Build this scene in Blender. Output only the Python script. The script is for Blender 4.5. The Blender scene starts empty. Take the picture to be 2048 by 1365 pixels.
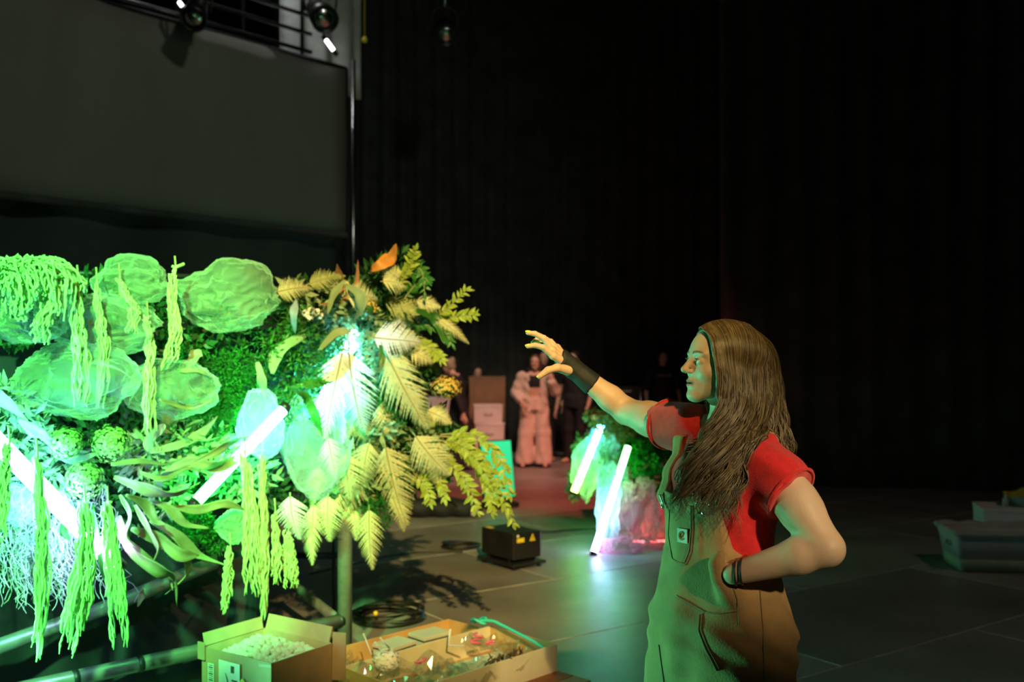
import bpy, bmesh, math, random
import numpy as np
from mathutils import Vector, Matrix, Quaternion

# ------------------------------------------------------------------ camera, world, lights, exposure
S = bpy.context.scene
COL = S.collection
FPX, HY, CH = 1991.0, 712.0, 1.6          # 35 mm lens on a 2048 px wide frame, eye level row, eye height
cam_d = bpy.data.cameras.new('camera')
cam = bpy.data.objects.new('camera', cam_d); COL.objects.link(cam)
cam.location = (0, 0, CH); cam.rotation_euler = (math.pi/2, 0, 0)
cam_d.sensor_width = 36.0; cam_d.lens = 36.0*FPX/2048.0
cam_d.shift_y = (HY-682.5)/2048.0
cam_d.clip_start = 0.05; cam_d.clip_end = 100
cam_d.dof.use_dof = True; cam_d.dof.focus_distance = 2.68; cam_d.dof.aperture_fstop = 3.0
S.camera = cam
S.view_settings.view_transform = 'Standard'; S.view_settings.look = 'None'
S.view_settings.gamma = 1.0; S.view_settings.use_curve_mapping = False
S.view_settings.exposure = 0.0
w = bpy.data.worlds.new('dark_hall'); S.world = w; w.use_nodes = True
w.node_tree.nodes['Background'].inputs[0].default_value = (1.0, 0.9, 0.8, 1)
w.node_tree.nodes['Background'].inputs[1].default_value = 0.004

def aim(o, target):
    d = Vector(target) - Vector(o.location)
    o.rotation_euler = d.to_track_quat('-Z', 'Y').to_euler()
def spot(name, loc, target, color, energy, angle, blend=0.5, size=0.1):
    l = bpy.data.lights.new(name, 'SPOT'); l.color = color; l.energy = energy
    l.spot_size = math.radians(angle); l.spot_blend = blend; l.shadow_soft_size = size
    o = bpy.data.objects.new(name, l); COL.objects.link(o); o.location = loc; aim(o, target)
    return o
# the amber stage spot high behind the camera
spot('amber_stage_spot', (1.75, -7.75, 8.4), (-0.70, 6.05, 0.80), (1.0, 0.72, 0.24), 15000, 12.9, 0.9, 0.08)
# added unseen green fill, stands in for the tubes' light on the woman
spot('green_fill_left', (-2.05, 3.45, 0.45), (0.9, 3.1, 0.9), (0.12, 1.0, 0.45), 250, 75, 0.8, 0.18)
# red fill added overhead, in place of the far tubes' red glow
spot('red_floor_fill', (3.4, 7.2, 7.6), (0.55, 12.2, 0.3), (1.0, 0.16, 0.10), 2900, 34, 0.8, 0.2)
# narrow warm fill added out of view for the woman's near arm
spot('warm_arm_fill', (2.8, -1.8, 3.7), (0.80, 2.45, 1.32), (1.0, 0.80, 0.42), 1050, 8.0, 1.0, 0.12)
# faint warm fill, unseen, added to lift the floor at the right
spot('right_side_fill', (5.2, 2.6, 7.8), (3.2, 7.0, 0.0), (1.0, 0.72, 0.58), 170, 75, 1.0, 0.4)
# dim neutral fill added high up, unseen, to brighten the grey screen
spot('screen_fill', (1.5, 3.5, 7.6), (-3.2, 10.5, 4.4), (0.95, 1.0, 0.80), 270, 75, 0.9, 0.3)
# dim warm house light over the stage behind
spot('stage_wash_light', (0.8, 9.0, 8.2), (-0.1, 14.2, 0.6), (1.0, 0.66, 0.48), 1500, 34, 0.9, 0.3)

# ------------------------------------------------------------------ helpers
PI = math.pi
rnd = random.Random(7)
def P(px, py, Y):                          # a point of the place from its direction and its distance
    return Vector(((px-1024)/FPX*Y, Y, CH-(py-HY)/FPX*Y))
def floorP(px, py):
    return P(px, py, CH*FPX/(py-HY))

MATS = {}
def mat(name, color, rough=0.6, metal=0.0, var=0.15, scale=6.0, transl=0.0, transp=0.0, bump=0.0, bscale=40.0, sheen=0.0, spec=0.5, stretch=None, alt=None, coat=0.0, edge=None):
    m = bpy.data.materials.new(name); m.use_nodes = True
    nt = m.node_tree; N = nt.nodes; L = nt.links; N.clear()
    out = N.new('ShaderNodeOutputMaterial')
    b = N.new('ShaderNodeBsdfPrincipled')
    b.inputs['Roughness'].default_value = rough; b.inputs['Metallic'].default_value = metal
    b.inputs['Specular IOR Level'].default_value = spec
    b.inputs['Sheen Weight'].default_value = sheen
    b.inputs['Coat Weight'].default_value = coat
    tc = N.new('ShaderNodeTexCoord'); mp = N.new('ShaderNodeMapping')
    if stretch: mp.inputs['Scale'].default_value = stretch
    L.new(tc.outputs['Object'], mp.inputs['Vector'])
    nz = N.new('ShaderNodeTexNoise'); nz.inputs['Scale'].default_value = scale; nz.inputs['Detail'].default_value = 4
    L.new(mp.outputs[0], nz.inputs['Vector'])
    cr = N.new('ShaderNodeValToRGB')
    c = color; lo = [max(0, x*(1-var)) for x in c]; hi = [min(1, x*(1+var)) for x in c]
    if alt: hi = alt
    cr.color_ramp.elements[0].position = 0.3; cr.color_ramp.elements[1].position = 0.7
    cr.color_ramp.elements[0].color = (*lo, 1); cr.color_ramp.elements[1].color = (*hi, 1)
    L.new(nz.outputs['Fac'], cr.inputs[0])
    L.new(cr.outputs[0], b.inputs['Base Color'])
    if bump:
        n2 = N.new('ShaderNodeTexNoise'); n2.inputs['Scale'].default_value = bscale; n2.inputs['Detail'].default_value = 3
        L.new(mp.outputs[0], n2.inputs['Vector'])
        bp = N.new('ShaderNodeBump'); bp.inputs['Strength'].default_value = bump; bp.inputs['Distance'].default_value = 0.01
        L.new(n2.outputs['Fac'], bp.inputs['Height']); L.new(bp.outputs[0], b.inputs['Normal'])
    last = b.outputs[0]
    if transl:
        t = N.new('ShaderNodeBsdfTranslucent'); L.new(cr.outputs[0], t.inputs['Color'])
        mx = N.new('ShaderNodeMixShader'); mx.inputs[0].default_value = transl
        L.new(last, mx.inputs[1]); L.new(t.outputs[0], mx.inputs[2]); last = mx.outputs[0]
    if transp:
        t = N.new('ShaderNodeBsdfTransparent')
        mx = N.new('ShaderNodeMixShader'); mx.inputs[0].default_value = transp
        if edge is not None:                 # sheer weave: seen edge-on its threads close up
            lw = N.new('ShaderNodeLayerWeight'); lw.inputs['Blend'].default_value = 0.5; mr = N.new('ShaderNodeMapRange'); mr.inputs['From Min'].default_value = 0.35; mr.inputs['To Min'].default_value = transp; mr.inputs['To Max'].default_value = edge
            L.new(lw.outputs['Facing'], mr.inputs['Value']); L.new(mr.outputs[0], mx.inputs[0])
        L.new(last, mx.inputs[1]); L.new(t.outputs[0], mx.inputs[2]); last = mx.outputs[0]
    L.new(last, out.inputs['Surface'])
    MATS[name] = m
    return m
def emat(name, stops, strength, axis=2):
    """light-emitting tube: colour stops along the tube's own length (object space 0..1)"""
    m = bpy.data.materials.new(name); m.use_nodes = True
    nt = m.node_tree; N = nt.nodes; L = nt.links; N.clear()
    out = N.new('ShaderNodeOutputMaterial'); e = N.new('ShaderNodeEmission')
    tc = N.new('ShaderNodeTexCoord'); sx = N.new('ShaderNodeSeparateXYZ'); cr = N.new('ShaderNodeValToRGB')
    L.new(tc.outputs['Generated'], sx.inputs[0]); L.new(sx.outputs[axis], cr.inputs[0])
    els = cr.color_ramp.elements
    while len(els) < len(stops): els.new(0.5)
    for el, (p, c) in zip(els, stops): el.position = p; el.color = (*c, 1)
    L.new(cr.outputs[0], e.inputs[0]); e.inputs[1].default_value = strength
    L.new(e.outputs[0], out.inputs['Surface'])
    MATS[name] = m
    return m

class MB:
    def __init__(s): s.v = []; s.f = []; s.m = []
    def add(s, vs, fs, mi=0):
        o = len(s.v); s.v.extend([tuple(x) for x in vs]); s.f.extend([tuple(o+i for i in f) for f in fs]); s.m.extend([mi]*len(fs)); return s
    def box(s, c, size, R=None, mi=0, taper=1.0):
        hx, hy, hz = [x/2 for x in size]; vs = []
        for sx, sy, sz in ((-1,-1,-1),(1,-1,-1),(1,1,-1),(-1,1,-1),(-1,-1,1),(1,-1,1),(1,1,1),(-1,1,1)):
            t = taper if sz < 0 else 1
            p = Vector((sx*hx*t, sy*hy*t, sz*hz))
            if R is not None: p = R @ p
            vs.append(p+Vector(c))
        return s.add(vs, [(0,3,2,1),(4,5,6,7),(0,1,5,4),(1,2,6,5),(2,3,7,6),(3,0,4,7)], mi)
    def tube(s, pts, r, n=8, cap=True, mi=0, closed=False):
        pts = [Vector(p) for p in pts]; k = len(pts)
        rr = r if hasattr(r, '__len__') else [r]*k
        t0 = (pts[1]-pts[0]).normalized()
        up = Vector((0,0,1)) if abs(t0.z) < 0.9 else Vector((1,0,0))
        a = t0.cross(up).normalized(); vs = []; fs = []
        for i in range(k):
            if closed: t = (pts[(i+1) % k]-pts[i-1])
            else: t = pts[min(i+1, k-1)]-pts[max(i-1, 0)]
            if t.length < 1e-9: t = t0
            t = t.normalized(); a = a - t*a.dot(t)
            if a.length < 1e-6: a = t.orthogonal()
            a.normalize(); b = t.cross(a)
            for j in range(n):
                q = 2*PI*j/n; vs.append(pts[i]+(a*math.cos(q)+b*math.sin(q))*rr[i])
        for i in range(k-1 if not closed else k):
            i2 = (i+1) % k
            for j in range(n):
                j2 = (j+1) % n; fs.append((i*n+j, i*n+j2, i2*n+j2, i2*n+j))
        if cap and not closed:
            fs.append(tuple(range(n-1, -1, -1))); fs.append(tuple((k-1)*n+j for j in range(n)))
        return s.add(vs, fs, mi)
    def grid(s, rows, mi=0, closed=False):
        n = len(rows[0]); vs = [p for r in rows for p in r]; fs = []
        for i in range(len(rows)-1):
            for j in range(n if closed else n-1):
                j2 = (j+1) % n
                fs.append((i*n+j, i*n+j2, (i+1)*n+j2, (i+1)*n+j))
        return s.add(vs, fs, mi)
    def lathe(s, c, prof, n=16, mi=0, R=None):
        rows = []
        for r, z in prof:
            row = []
            for j in range(n):
                p = Vector((r*math.cos(2*PI*j/n), r*math.sin(2*PI*j/n), z))
                if R is not None: p = R @ p
                row.append(p+Vector(c))
            rows.append(row)
        return s.grid(rows, mi, True)
    def mesh(s, name, mats, smooth=True, origin=None):
        me = bpy.data.meshes.new(name)
        o = Vector(origin) if origin is not None else Vector((0,0,0))
        me.from_pydata([(x[0]-o.x, x[1]-o.y, x[2]-o.z) for x in s.v], [], s.f)
        ml = mats if isinstance(mats, (list, tuple)) else [mats]
        for m in ml: me.materials.append(MATS[m] if isinstance(m, str) else m)
        if len(ml) > 1: me.polygons.foreach_set('material_index', s.m)
        if smooth: me.polygons.foreach_set('use_smooth', [True]*len(s.f))
        me.update(); return me
    def build(s, name, mats, parent=None, smooth=True, origin=None, **tg):
        """origin: world point that becomes the object's own origin (for parts: the parent's location)"""
        if origin is None and parent is not None: origin = wloc(parent)
        me = s.mesh(name, mats, smooth, origin)
        ob = bpy.data.objects.new(name, me); COL.objects.link(ob)
        if parent is not None: ob.parent = parent
        elif origin is not None: ob.location = origin
        if tg: tag(ob, **tg)
        return ob
def wloc(o):
    p = Vector((0,0,0))
    while o is not None: p = p + Vector(o.location); o = o.parent
    return p
def tag(o, label=None, cat=None, group=None, kind=None):
    if label: o['label'] = label
    if cat: o['category'] = cat
    if group: o['group'] = group
    if kind: o['kind'] = kind
    return o
def empty(name, loc, label=None, cat=None, group=None, kind=None):
    o = bpy.data.objects.new(name, None); COL.objects.link(o); o.location = loc; o.empty_display_size = 0.05
    return tag(o, label, cat, group, kind)
def inst(name, me, M, parent=None, **tg):
    o = bpy.data.objects.new(name, me); COL.objects.link(o)
    if parent is not None: o.parent = parent
    o.matrix_basis = M
    if tg: tag(o, **tg)
    return o
def solidify(o, t, offset=0):
    md = o.modifiers.new('thickness', 'SOLIDIFY'); md.thickness = t; md.offset = offset; return o
def bevel(o, wd, seg=2):
    md = o.modifiers.new('edge', 'BEVEL'); md.width = wd; md.segments = seg; md.limit_method = 'ANGLE'; return o
def rotz(a): return Matrix.Rotation(a, 3, 'Z')
def bez(p, t):
    p = [Vector(x) for x in p]
    while len(p) > 1: p = [p[i].lerp(p[i+1], t) for i in range(len(p)-1)]
    return p[0]
def spline(ctrl, n):
    """Catmull-Rom through the control points"""
    c = [Vector(x) for x in ctrl]; c = [c[0]*2-c[1]]+c+[c[-1]*2-c[-2]]; out = []
    seg = len(c)-3
    for i in range(n):
        u = i/(n-1)*seg; k = min(int(u), seg-1); t = u-k
        a, b, d, e = c[k], c[k+1], c[k+2], c[k+3]
        out.append(0.5*((2*b)+(d-a)*t+(2*a-5*b+4*d-e)*t*t+(3*b-a-3*d+e)*t*t*t))
    return out
def frame_to(base, tip, normal, width=None, length=None):
    """matrix: +Y from base to tip, +Z near 'normal'; unit mesh scaled to the length and width"""
    base = Vector(base); y = Vector(tip)-base; ln = length or y.length; y.normalize()
    n = Vector(normal); n = n-y*n.dot(y)
    if n.length < 1e-5: n = y.orthogonal()
    n.normalize(); x = y.cross(n)
    wd = width if width else ln
    return Matrix(((x.x*wd, y.x*ln, n.x*ln, base.x), (x.y*wd, y.y*ln, n.y*ln, base.y), (x.z*wd, y.z*ln, n.z*ln, base.z), (0,0,0,1)))

# --- solid modelling on a distance grid: tapered limbs and volumes melt into one continuous skin
class Field:
    def __init__(s, lo, hi, h, margin=0.05):
        s.lo = np.array(lo, float); s.h = h; s.n = [int(math.ceil((b-a)/h))+1 for a, b in zip(lo, hi)]
        s.D = np.full(s.n, 1.0, np.float32); s.mg = margin
    def _blk(s, lo, hi):
        i0 = [max(0, int((a-s.mg-l)/s.h)) for a, l in zip(lo, s.lo)]
        i1 = [min(n, int((b+s.mg-l)/s.h)+2) for b, l, n in zip(hi, s.lo, s.n)]
        if any(b <= a for a, b in zip(i0, i1)): return None
        sl = tuple(slice(a, b) for a, b in zip(i0, i1))
        ax = [np.arange(a, b, dtype=np.float32)*s.h+np.float32(l) for a, b, l in zip(i0, i1, s.lo)]
        return sl, np.meshgrid(*ax, indexing='ij')
    def _put(s, lo, hi, fn, k, op):
        r = s._blk(lo, hi)
        if r is None: return s
        sl, (X, Y, Z) = r; d = fn(X, Y, Z).astype(np.float32); A = s.D[sl]
        if op == 'add':
            hh = np.maximum(k-np.abs(A-d), 0)/k if k > 0 else 0
            s.D[sl] = np.minimum(A, d)-hh*hh*k*0.25
        else:
            d = -d if op == 'sub' else d
            hh = np.maximum(k-np.abs(A-d), 0)/k if k > 0 else 0
            s.D[sl] = np.maximum(A, d)+hh*hh*k*0.25
        return s
    def cone(s, a, b, ra, rb=None, k=0.02, op='add', flat=None):
        """tapered limb; flat=(axis vector, factor) squeezes it along that axis"""
        a = np.array(a, float); b = np.array(b, float); rb = ra if rb is None else rb
        r = max(ra, rb)*(max(1, flat[1]) if flat else 1); ba = b-a; l2 = float(ba@ba)+1e-12
        def fn(X, Y, Z):
            px, py, pz = X-a[0], Y-a[1], Z-a[2]
            t = np.clip((px*ba[0]+py*ba[1]+pz*ba[2])/l2, 0, 1)
            dx, dy, dz = px-t*ba[0], py-t*ba[1], pz-t*ba[2]
            if flat:
                n = np.array(flat[0], float); n /= np.linalg.norm(n); q = dx*n[0]+dy*n[1]+dz*n[2]; e = (1/flat[1]-1)*q
                dx, dy, dz = dx+e*n[0], dy+e*n[1], dz+e*n[2]
            return np.sqrt(dx*dx+dy*dy+dz*dz)-(ra+(rb-ra)*t)
        return s._put(np.minimum(a, b)-r, np.maximum(a, b)+r, fn, k, op)
    def ell(s, c, rad, R=None, k=0.02, op='add'):
        c = np.array(c, float); R = np.eye(3) if R is None else np.array(R, float); m = max(rad)
        def fn(X, Y, Z):
            px, py, pz = X-c[0], Y-c[1], Z-c[2]
            q = [px*R[0, i]+py*R[1, i]+pz*R[2, i] for i in range(3)]
            k0 = np.sqrt(sum((q[i]/rad[i])**2 for i in range(3))); k1 = np.sqrt(sum((q[i]/rad[i]**2)**2 for i in range(3)))
            return k0*(k0-1)/np.maximum(k1, 1e-6)
        return s._put(c-m, c+m, fn, k, op)
    def loft(s, secs, f, l, k=0.02, op='add', grow=0.0, cut=None):
        """stack of ellipses: (z, centre x, centre y, half depth along f, half width along l)"""
        secs = sorted(secs); A = np.array(secs, float); zs = A[:, 0]; m = A[:, 3:].max()+abs(grow)+0.02
        lo = (A[:, 1].min()-m, A[:, 2].min()-m, zs[0]-0.02); hi = (A[:, 1].max()+m, A[:, 2].max()+m, zs[-1]+0.02)
        def fn(X, Y, Z):
            z = Z[0, 0, :]; g = lambda i: np.interp(z, zs, A[:, i])[None, None, :]
            px, py = X-g(1), Y-g(2); u = px*f[0]+py*f[1]; v = px*l[0]+py*l[1]
            a, b = g(3)+grow, g(4)+grow
            q = np.sqrt((u/a)**2+(v/b)**2); d = (q-1)*np.minimum(a, b)*(0.5+0.5*np.minimum(1, q))
            d = np.maximum(d, np.maximum(zs[0]-Z, Z-zs[-1]))
            if cut is not None: d = np.maximum(d, cut(u, v, Z, X, Y))
            return d
        return s._put(lo, hi, fn, k, op)
    def func(s, lo, hi, fn, k=0.0, op='add'): return s._put(np.array(lo, float), np.array(hi, float), fn, k, op)
    def ripple(s, fn):
        """cloth folds: fn(X,Y,Z) is added to the distance near the surface"""
        ax = [np.arange(n, dtype=np.float32)*s.h+np.float32(l) for n, l in zip(s.n, s.lo)]
        X, Y, Z = np.meshgrid(*ax, indexing='ij'); s.D += fn(X, Y, Z).astype(np.float32); return s
    def surface(s):
        D = s.D.copy()
        for ax in range(3):                      # close against the box
            sl = [slice(None)]*3
            for e in (0, -1): sl[ax] = e; D[tuple(sl)] = np.maximum(D[tuple(sl)], 1e-3)
        I = D < 0; n = np.array(D.shape)
        cnt = np.zeros(n-1, np.int8)
        offs = [(i, j, k) for i in (0, 1) for j in (0, 1) for k in (0, 1)]
        for o in offs: cnt += I[o[0]:n[0]-1+o[0], o[1]:n[1]-1+o[1], o[2]:n[2]-1+o[2]]
        act = (cnt > 0) & (cnt < 8); idx = np.argwhere(act)
        vid = np.full(n-1, -1, np.int64); vid[act] = np.arange(len(idx))
        c = {o: D[idx[:, 0]+o[0], idx[:, 1]+o[1], idx[:, 2]+o[2]].astype(np.float64) for o in offs}
        acc = np.zeros((len(idx), 3)); num = np.zeros(len(idx))
        for o in offs:
            for ax in range(3):
                if o[ax]: continue
                o2 = tuple(1 if q == ax else o[q] for q in range(3)); a, b = c[o], c[o2]
                sg = (a < 0) != (b < 0); t = np.where(sg, a/np.where(sg, a-b, 1), 0)
                p = np.tile(np.array(o, float), (len(idx), 1)); p[:, ax] += t
                acc += p*sg[:, None]; num += sg
        V = s.lo+(idx+acc/num[:, None])*s.h
        Fs = []
        for ax in range(3):
            a1, a2 = (ax+1) % 3, (ax+2) % 3
            A = np.take(I, range(0, n[ax]-1), ax); B = np.take(I, range(1, n[ax]), ax)
            e = np.argwhere(A != B); e = e[(e[:, a1] > 0) & (e[:, a2] > 0) & (e[:, a1] < n[a1]-1) & (e[:, a2] < n[a2]-1)]
            ins = I[e[:, 0], e[:, 1], e[:, 2]]; q = []
            for d1, d2 in ((-1,-1),(0,-1),(0,0),(-1,0)):
                g = e.copy(); g[:, a1] += d1; g[:, a2] += d2; q.append(vid[g[:, 0], g[:, 1], g[:, 2]])
            q = np.stack(q, 1); q[~ins] = q[~ins][:, ::-1]; Fs.append(q)
        return V, np.concatenate(Fs)
    def smooth_pts(s, V, F, it):
        for _ in range(it):
            acc = np.zeros_like(V); cn = np.zeros(len(V))
            for a, b in ((0,1),(1,2),(2,3),(3,0)):
                np.add.at(acc, F[:, a], V[F[:, b]]); np.add.at(acc, F[:, b], V[F[:, a]])
                np.add.at(cn, F[:, a], 1); np.add.at(cn, F[:, b], 1)
            V = 0.5*V+0.5*acc/np.maximum(cn, 1)[:, None]
        return V
    def geo(s, smooth=1):
        V, F = s.surface(); return s.smooth_pts(V, F, smooth), F
def np_mesh(name, parts, mats, parent=None, origin=None, pick=None, **tg):
    """parts: list of (V, F); pick(centroids) -> material index"""
    Vs, Fs, o = [], [], 0
    for V, F in parts: Vs.append(V); Fs.append(F+o); o += len(V)
    V = np.concatenate(Vs); F = np.concatenate(Fs)
    if origin is None and parent is not None: origin = wloc(parent)
    og = np.array(origin if origin is not None else (0,0,0), float)
    me = bpy.data.meshes.new(name)
    me.vertices.add(len(V)); me.vertices.foreach_set('co', (V-og).astype(np.float32).ravel())
    me.loops.add(len(F)*4); me.loops.foreach_set('vertex_index', F.astype(np.int32).ravel())
    me.polygons.add(len(F)); me.polygons.foreach_set('loop_start', np.arange(0, len(F)*4, 4, dtype=np.int32))
    ml = mats if isinstance(mats, (list, tuple)) else [mats]
    for m in ml: me.materials.append(MATS[m])
    me.update(calc_edges=True)
    me.polygons.foreach_set('use_smooth', np.ones(len(F), bool))
    if pick is not None:
        me.polygons.foreach_set('material_index', pick(V[F].mean(1)).astype(np.int32))
    me.validate()
    ob = bpy.data.objects.new(name, me); COL.objects.link(ob)
    if parent is not None: ob.parent = parent
    elif origin is not None: ob.location = origin
    if tg: tag(ob, **tg)
    return ob

# ------------------------------------------------------------------ materials
mat('black_paint', (0.006, 0.008, 0.008), 0.9, var=0.3, spec=0.1)
mat('black_velour', (0.062, 0.072, 0.068), 0.95, var=0.3, scale=3, sheen=0.15, spec=0.05)
mat('shaded_wall_dark', (0.05, 0.066, 0.058), 0.95, var=0.35, scale=0.7, spec=0.05)  # shade of the lower wall put into the cloth colour
mat('screen_grey', (0.20, 0.20, 0.175), 0.85, var=0.10, scale=1.2, bump=0.15, bscale=260, spec=0.1, stretch=(1, 1, 0.25))
mat('pale_drape', (0.42, 0.45, 0.43), 0.9, var=0.15)
mat('steel', (0.60, 0.62, 0.62), 0.22, 1.0, var=0.2)
mat('pipe_steel', (0.27, 0.29, 0.25), 0.34, 0.5, var=0.18, scale=18, bump=0.05)
mat('dark_metal', (0.02, 0.022, 0.024), 0.45, 0.3, var=0.3)
mat('lamp_black', (0.012, 0.012, 0.013), 0.4, var=0.3)
mat('floor_base', (0.012, 0.012, 0.012), 0.9)

def floor_mat():
    m = bpy.data.materials.new('stage_floor'); m.use_nodes = True; nt = m.node_tree; N = nt.nodes; L = nt.links
    b = N['Principled BSDF']; tc = N.new('ShaderNodeTexCoord')
    g = N.new('ShaderNodeNewGeometry')
    n1 = N.new('ShaderNodeTexNoise'); n1.inputs['Scale'].default_value = 1.3; n1.inputs['Detail'].default_value = 6
    n2 = N.new('ShaderNodeTexNoise'); n2.inputs['Scale'].default_value = 22; n2.inputs['Detail'].default_value = 5
    L.new(g.outputs['Position'], n1.inputs['Vector']); L.new(g.outputs['Position'], n2.inputs['Vector'])
    cr = N.new('ShaderNodeValToRGB'); cr.color_ramp.elements[0].position = 0.32; cr.color_ramp.elements[1].position = 0.72
    cr.color_ramp.elements[0].color = (0.17, 0.162, 0.15, 1); cr.color_ramp.elements[1].color = (0.28, 0.268, 0.25, 1)
    L.new(n1.outputs['Fac'], cr.inputs[0])
    oi = N.new('ShaderNodeObjectInfo'); mr = N.new('ShaderNodeMapRange'); mr.inputs['To Min'].default_value = 0.82; mr.inputs['To Max'].default_value = 1.15
    L.new(oi.outputs['Random'], mr.inputs['Value'])
    mx = N.new('ShaderNodeMix'); mx.data_type = 'RGBA'; mx.blend_type = 'MULTIPLY'; mx.inputs['Factor'].default_value = 1
    L.new(cr.outputs[0], mx.inputs['A']); L.new(mr.outputs[0], mx.inputs['B']); L.new(mx.outputs['Result'], b.inputs['Base Color'])
    r = N.new('ShaderNodeMapRange'); r.inputs['To Min'].default_value = 0.34; r.inputs['To Max'].default_value = 0.55
    L.new(n2.outputs['Fac'], r.inputs['Value']); L.new(r.outputs[0], b.inputs['Roughness'])
    bp = N.new('ShaderNodeBump'); bp.inputs['Strength'].default_value = 0.15; bp.inputs['Distance'].default_value = 0.003
    L.new(n2.outputs['Fac'], bp.inputs['Height']); L.new(bp.outputs[0], b.inputs['Normal'])
    b.inputs['Specular IOR Level'].default_value = 0.35
    MATS['stage_floor'] = m
floor_mat()
mat('panel_edge', (0.40, 0.385, 0.35), 0.7, var=0.3)

# ------------------------------------------------------------------ the hall
fb = MB(); fb.box((1.0, 8.0, -0.06), (22, 26, 0.08)); floor = fb.build('floor', 'floor_base', smooth=False, kind='structure', label='dark stage floor of large scuffed panels', cat=None)
FA = math.radians(35); e1 = Vector((math.cos(FA), math.sin(FA), 0)); e2 = Vector((math.sin(FA), -math.cos(FA), 0))
PW, PL, GAP = 1.22, 2.44, 0.003
pb = MB()
hx, hy = (PL-GAP)/2, (PW-GAP)/2; ch = 0.005
top = [(-hx+ch, -hy+ch, 0), (hx-ch, -hy+ch, 0), (hx-ch, hy-ch, 0), (-hx+ch, hy-ch, 0)]
mid = [(-hx, -hy, -ch), (hx, -hy, -ch), (hx, hy, -ch), (-hx, hy, -ch)]
bot = [(-hx, -hy, -0.018), (hx, -hy, -0.018), (hx, hy, -0.018), (-hx, hy, -0.018)]
pb.add(top+mid+bot, [(0,1,2,3)], 0)
pb.add(top+mid+bot, [(4+i, 4+(i+1) % 4, (i+1) % 4, i) for i in range(4)]+[(8+i, 8+(i+1) % 4, 4+(i+1) % 4, 4+i) for i in range(4)], 1)
pm = pb.mesh('floor_panel', ['stage_floor', 'panel_edge'], smooth=False)
o0 = Vector((2.70, 5.83, 0))
for i in range(-8, 9):
    for j in range(-14, 15):
        c = o0+e1*((i+0.5)*PL+(j % 2)*PL*0.5)+e2*((j+0.5)*PW)
        if -8.0 < c.x < 9.0 and -2.5 < c.y < 17.4:
            M = Matrix(((e1.x, -e2.x, 0, c.x), (e1.y, -e2.y, 0, c.y), (0, 0, 1, -0.002), (0,0,0,1)))
            inst('floor_panel', pm, M, floor)
def slab(name, c, size, m='black_paint'):
    b = MB(); b.box(c, size); return b.build(name, m, smooth=False, kind='structure')
slab('wall_back', (1.0, 17.6, 4.5), (22, 0.2, 9.2))
slab('wall_left', (-9.6, 8.0, 4.5), (0.2, 26, 9.2))
slab('wall_right', (11.6, 8.0, 4.5), (0.2, 26, 9.2))
slab('ceiling', (1.0, 8.0, 9.2), (22, 26, 0.2))

def curtain(name, a, b, z0, z1, m, pitch, amp, label, seed, cat='curtain', seg=9):
    r = random.Random(seed); a = Vector(a); b = Vector(b); d = (b-a); ln = d.length; d.normalize(); n = Vector((d.y, -d.x, 0))
    k = int(ln/pitch*10); rows = []
    ph = [r.uniform(-0.6, 0.6) for _ in range(k+2)]; am = [r.uniform(0.5, 1.3) for _ in range(int(ln/pitch)+3)]
    for iz in range(seg+1):
        z = z0+(z1-z0)*iz/seg; row = []
        for i in range(k+1):
            x = ln*i/k; q = x/pitch; A = amp*(am[int(q)]*(1-q % 1)+am[int(q)+1]*(q % 1))*(1.0-0.25*iz/seg)
            off = A*math.sin(2*PI*q+0.35*math.sin(1.7*q)+0.25*math.sin(iz*0.9+q*0.8))
            p = a+d*x+n*off; row.append((p.x, p.y, z))
        rows.append(row)
    mb = MB(); mb.grid(rows)
    o = mb.build(name, m, origin=(a.x, a.y, z0), label=label, cat=cat); return solidify(o, 0.006)
curtain('stage_curtain', (-4.0, 16.6, 0), (4.6, 16.4, 0), 0.01, 8.6, 'black_velour', 0.30, 0.07, 'black pleated stage curtain hanging behind the people at the back', 3)
curtain('stage_curtain', (2.62, 12.5, 0), (9.4, 10.9, 0), 0.01, 8.6, 'black_velour', 0.42, 0.06, 'black pleated curtain hanging nearer, behind the woman in overalls and the tote', 5)

# grey screen; the dark cloth below stands in for the shaded lower wall
wa = Vector((-2.04, 12.0, 0)); wd = Vector((-0.66, -0.7513, 0)); wn = Vector((0.7513, -0.66, 0))
WL = 9.0
def wallpt(t, off, z): p = wa+wd*t+wn*off; return Vector((p.x, p.y, z))
scr = empty('screen', wallpt(0, 0, 3.06), 'large dim grey screen hanging at the upper left', 'screen')
rows = []
for iz in range(9):
    z = 3.06+(5.05-3.06)*iz/8
    rows.append([wallpt(WL*i/40, 0.02*math.sin(i*0.7)*math.sin(iz*0.5)+0.05, z) for i in range(41)])
b = MB(); b.grid(rows); solidify(b.build('screen_cloth', 'screen_grey', scr), 0.01)
b = MB()
b.tube([wallpt(-0.02, 0.03, 5.06), wallpt(WL, 0.03, 5.06)], 0.03, 8)
b.build('top_batten', 'dark_metal', scr)
b = MB(); b.tube([wallpt(-0.03, 0.03, 3.03), wallpt(-0.03, 0.03, 5.06)], 0.025, 8); b.build('side_edge', 'dark_metal', scr)
b = MB(); b.tube([wallpt(0, 0.06, 3.05), wallpt(WL, 0.06, 3.05)], 0.035, 8); b.build('bottom_batten', 'black_velour', scr)
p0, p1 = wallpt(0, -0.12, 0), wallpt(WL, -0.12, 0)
curtain('shaded_wall_drape', p0, p1, 0.01, 3.2, 'shaded_wall_dark', 1.15, 0.05, 'dark drape standing in for the shaded wall under the grey screen', 9, 'drape')

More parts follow.
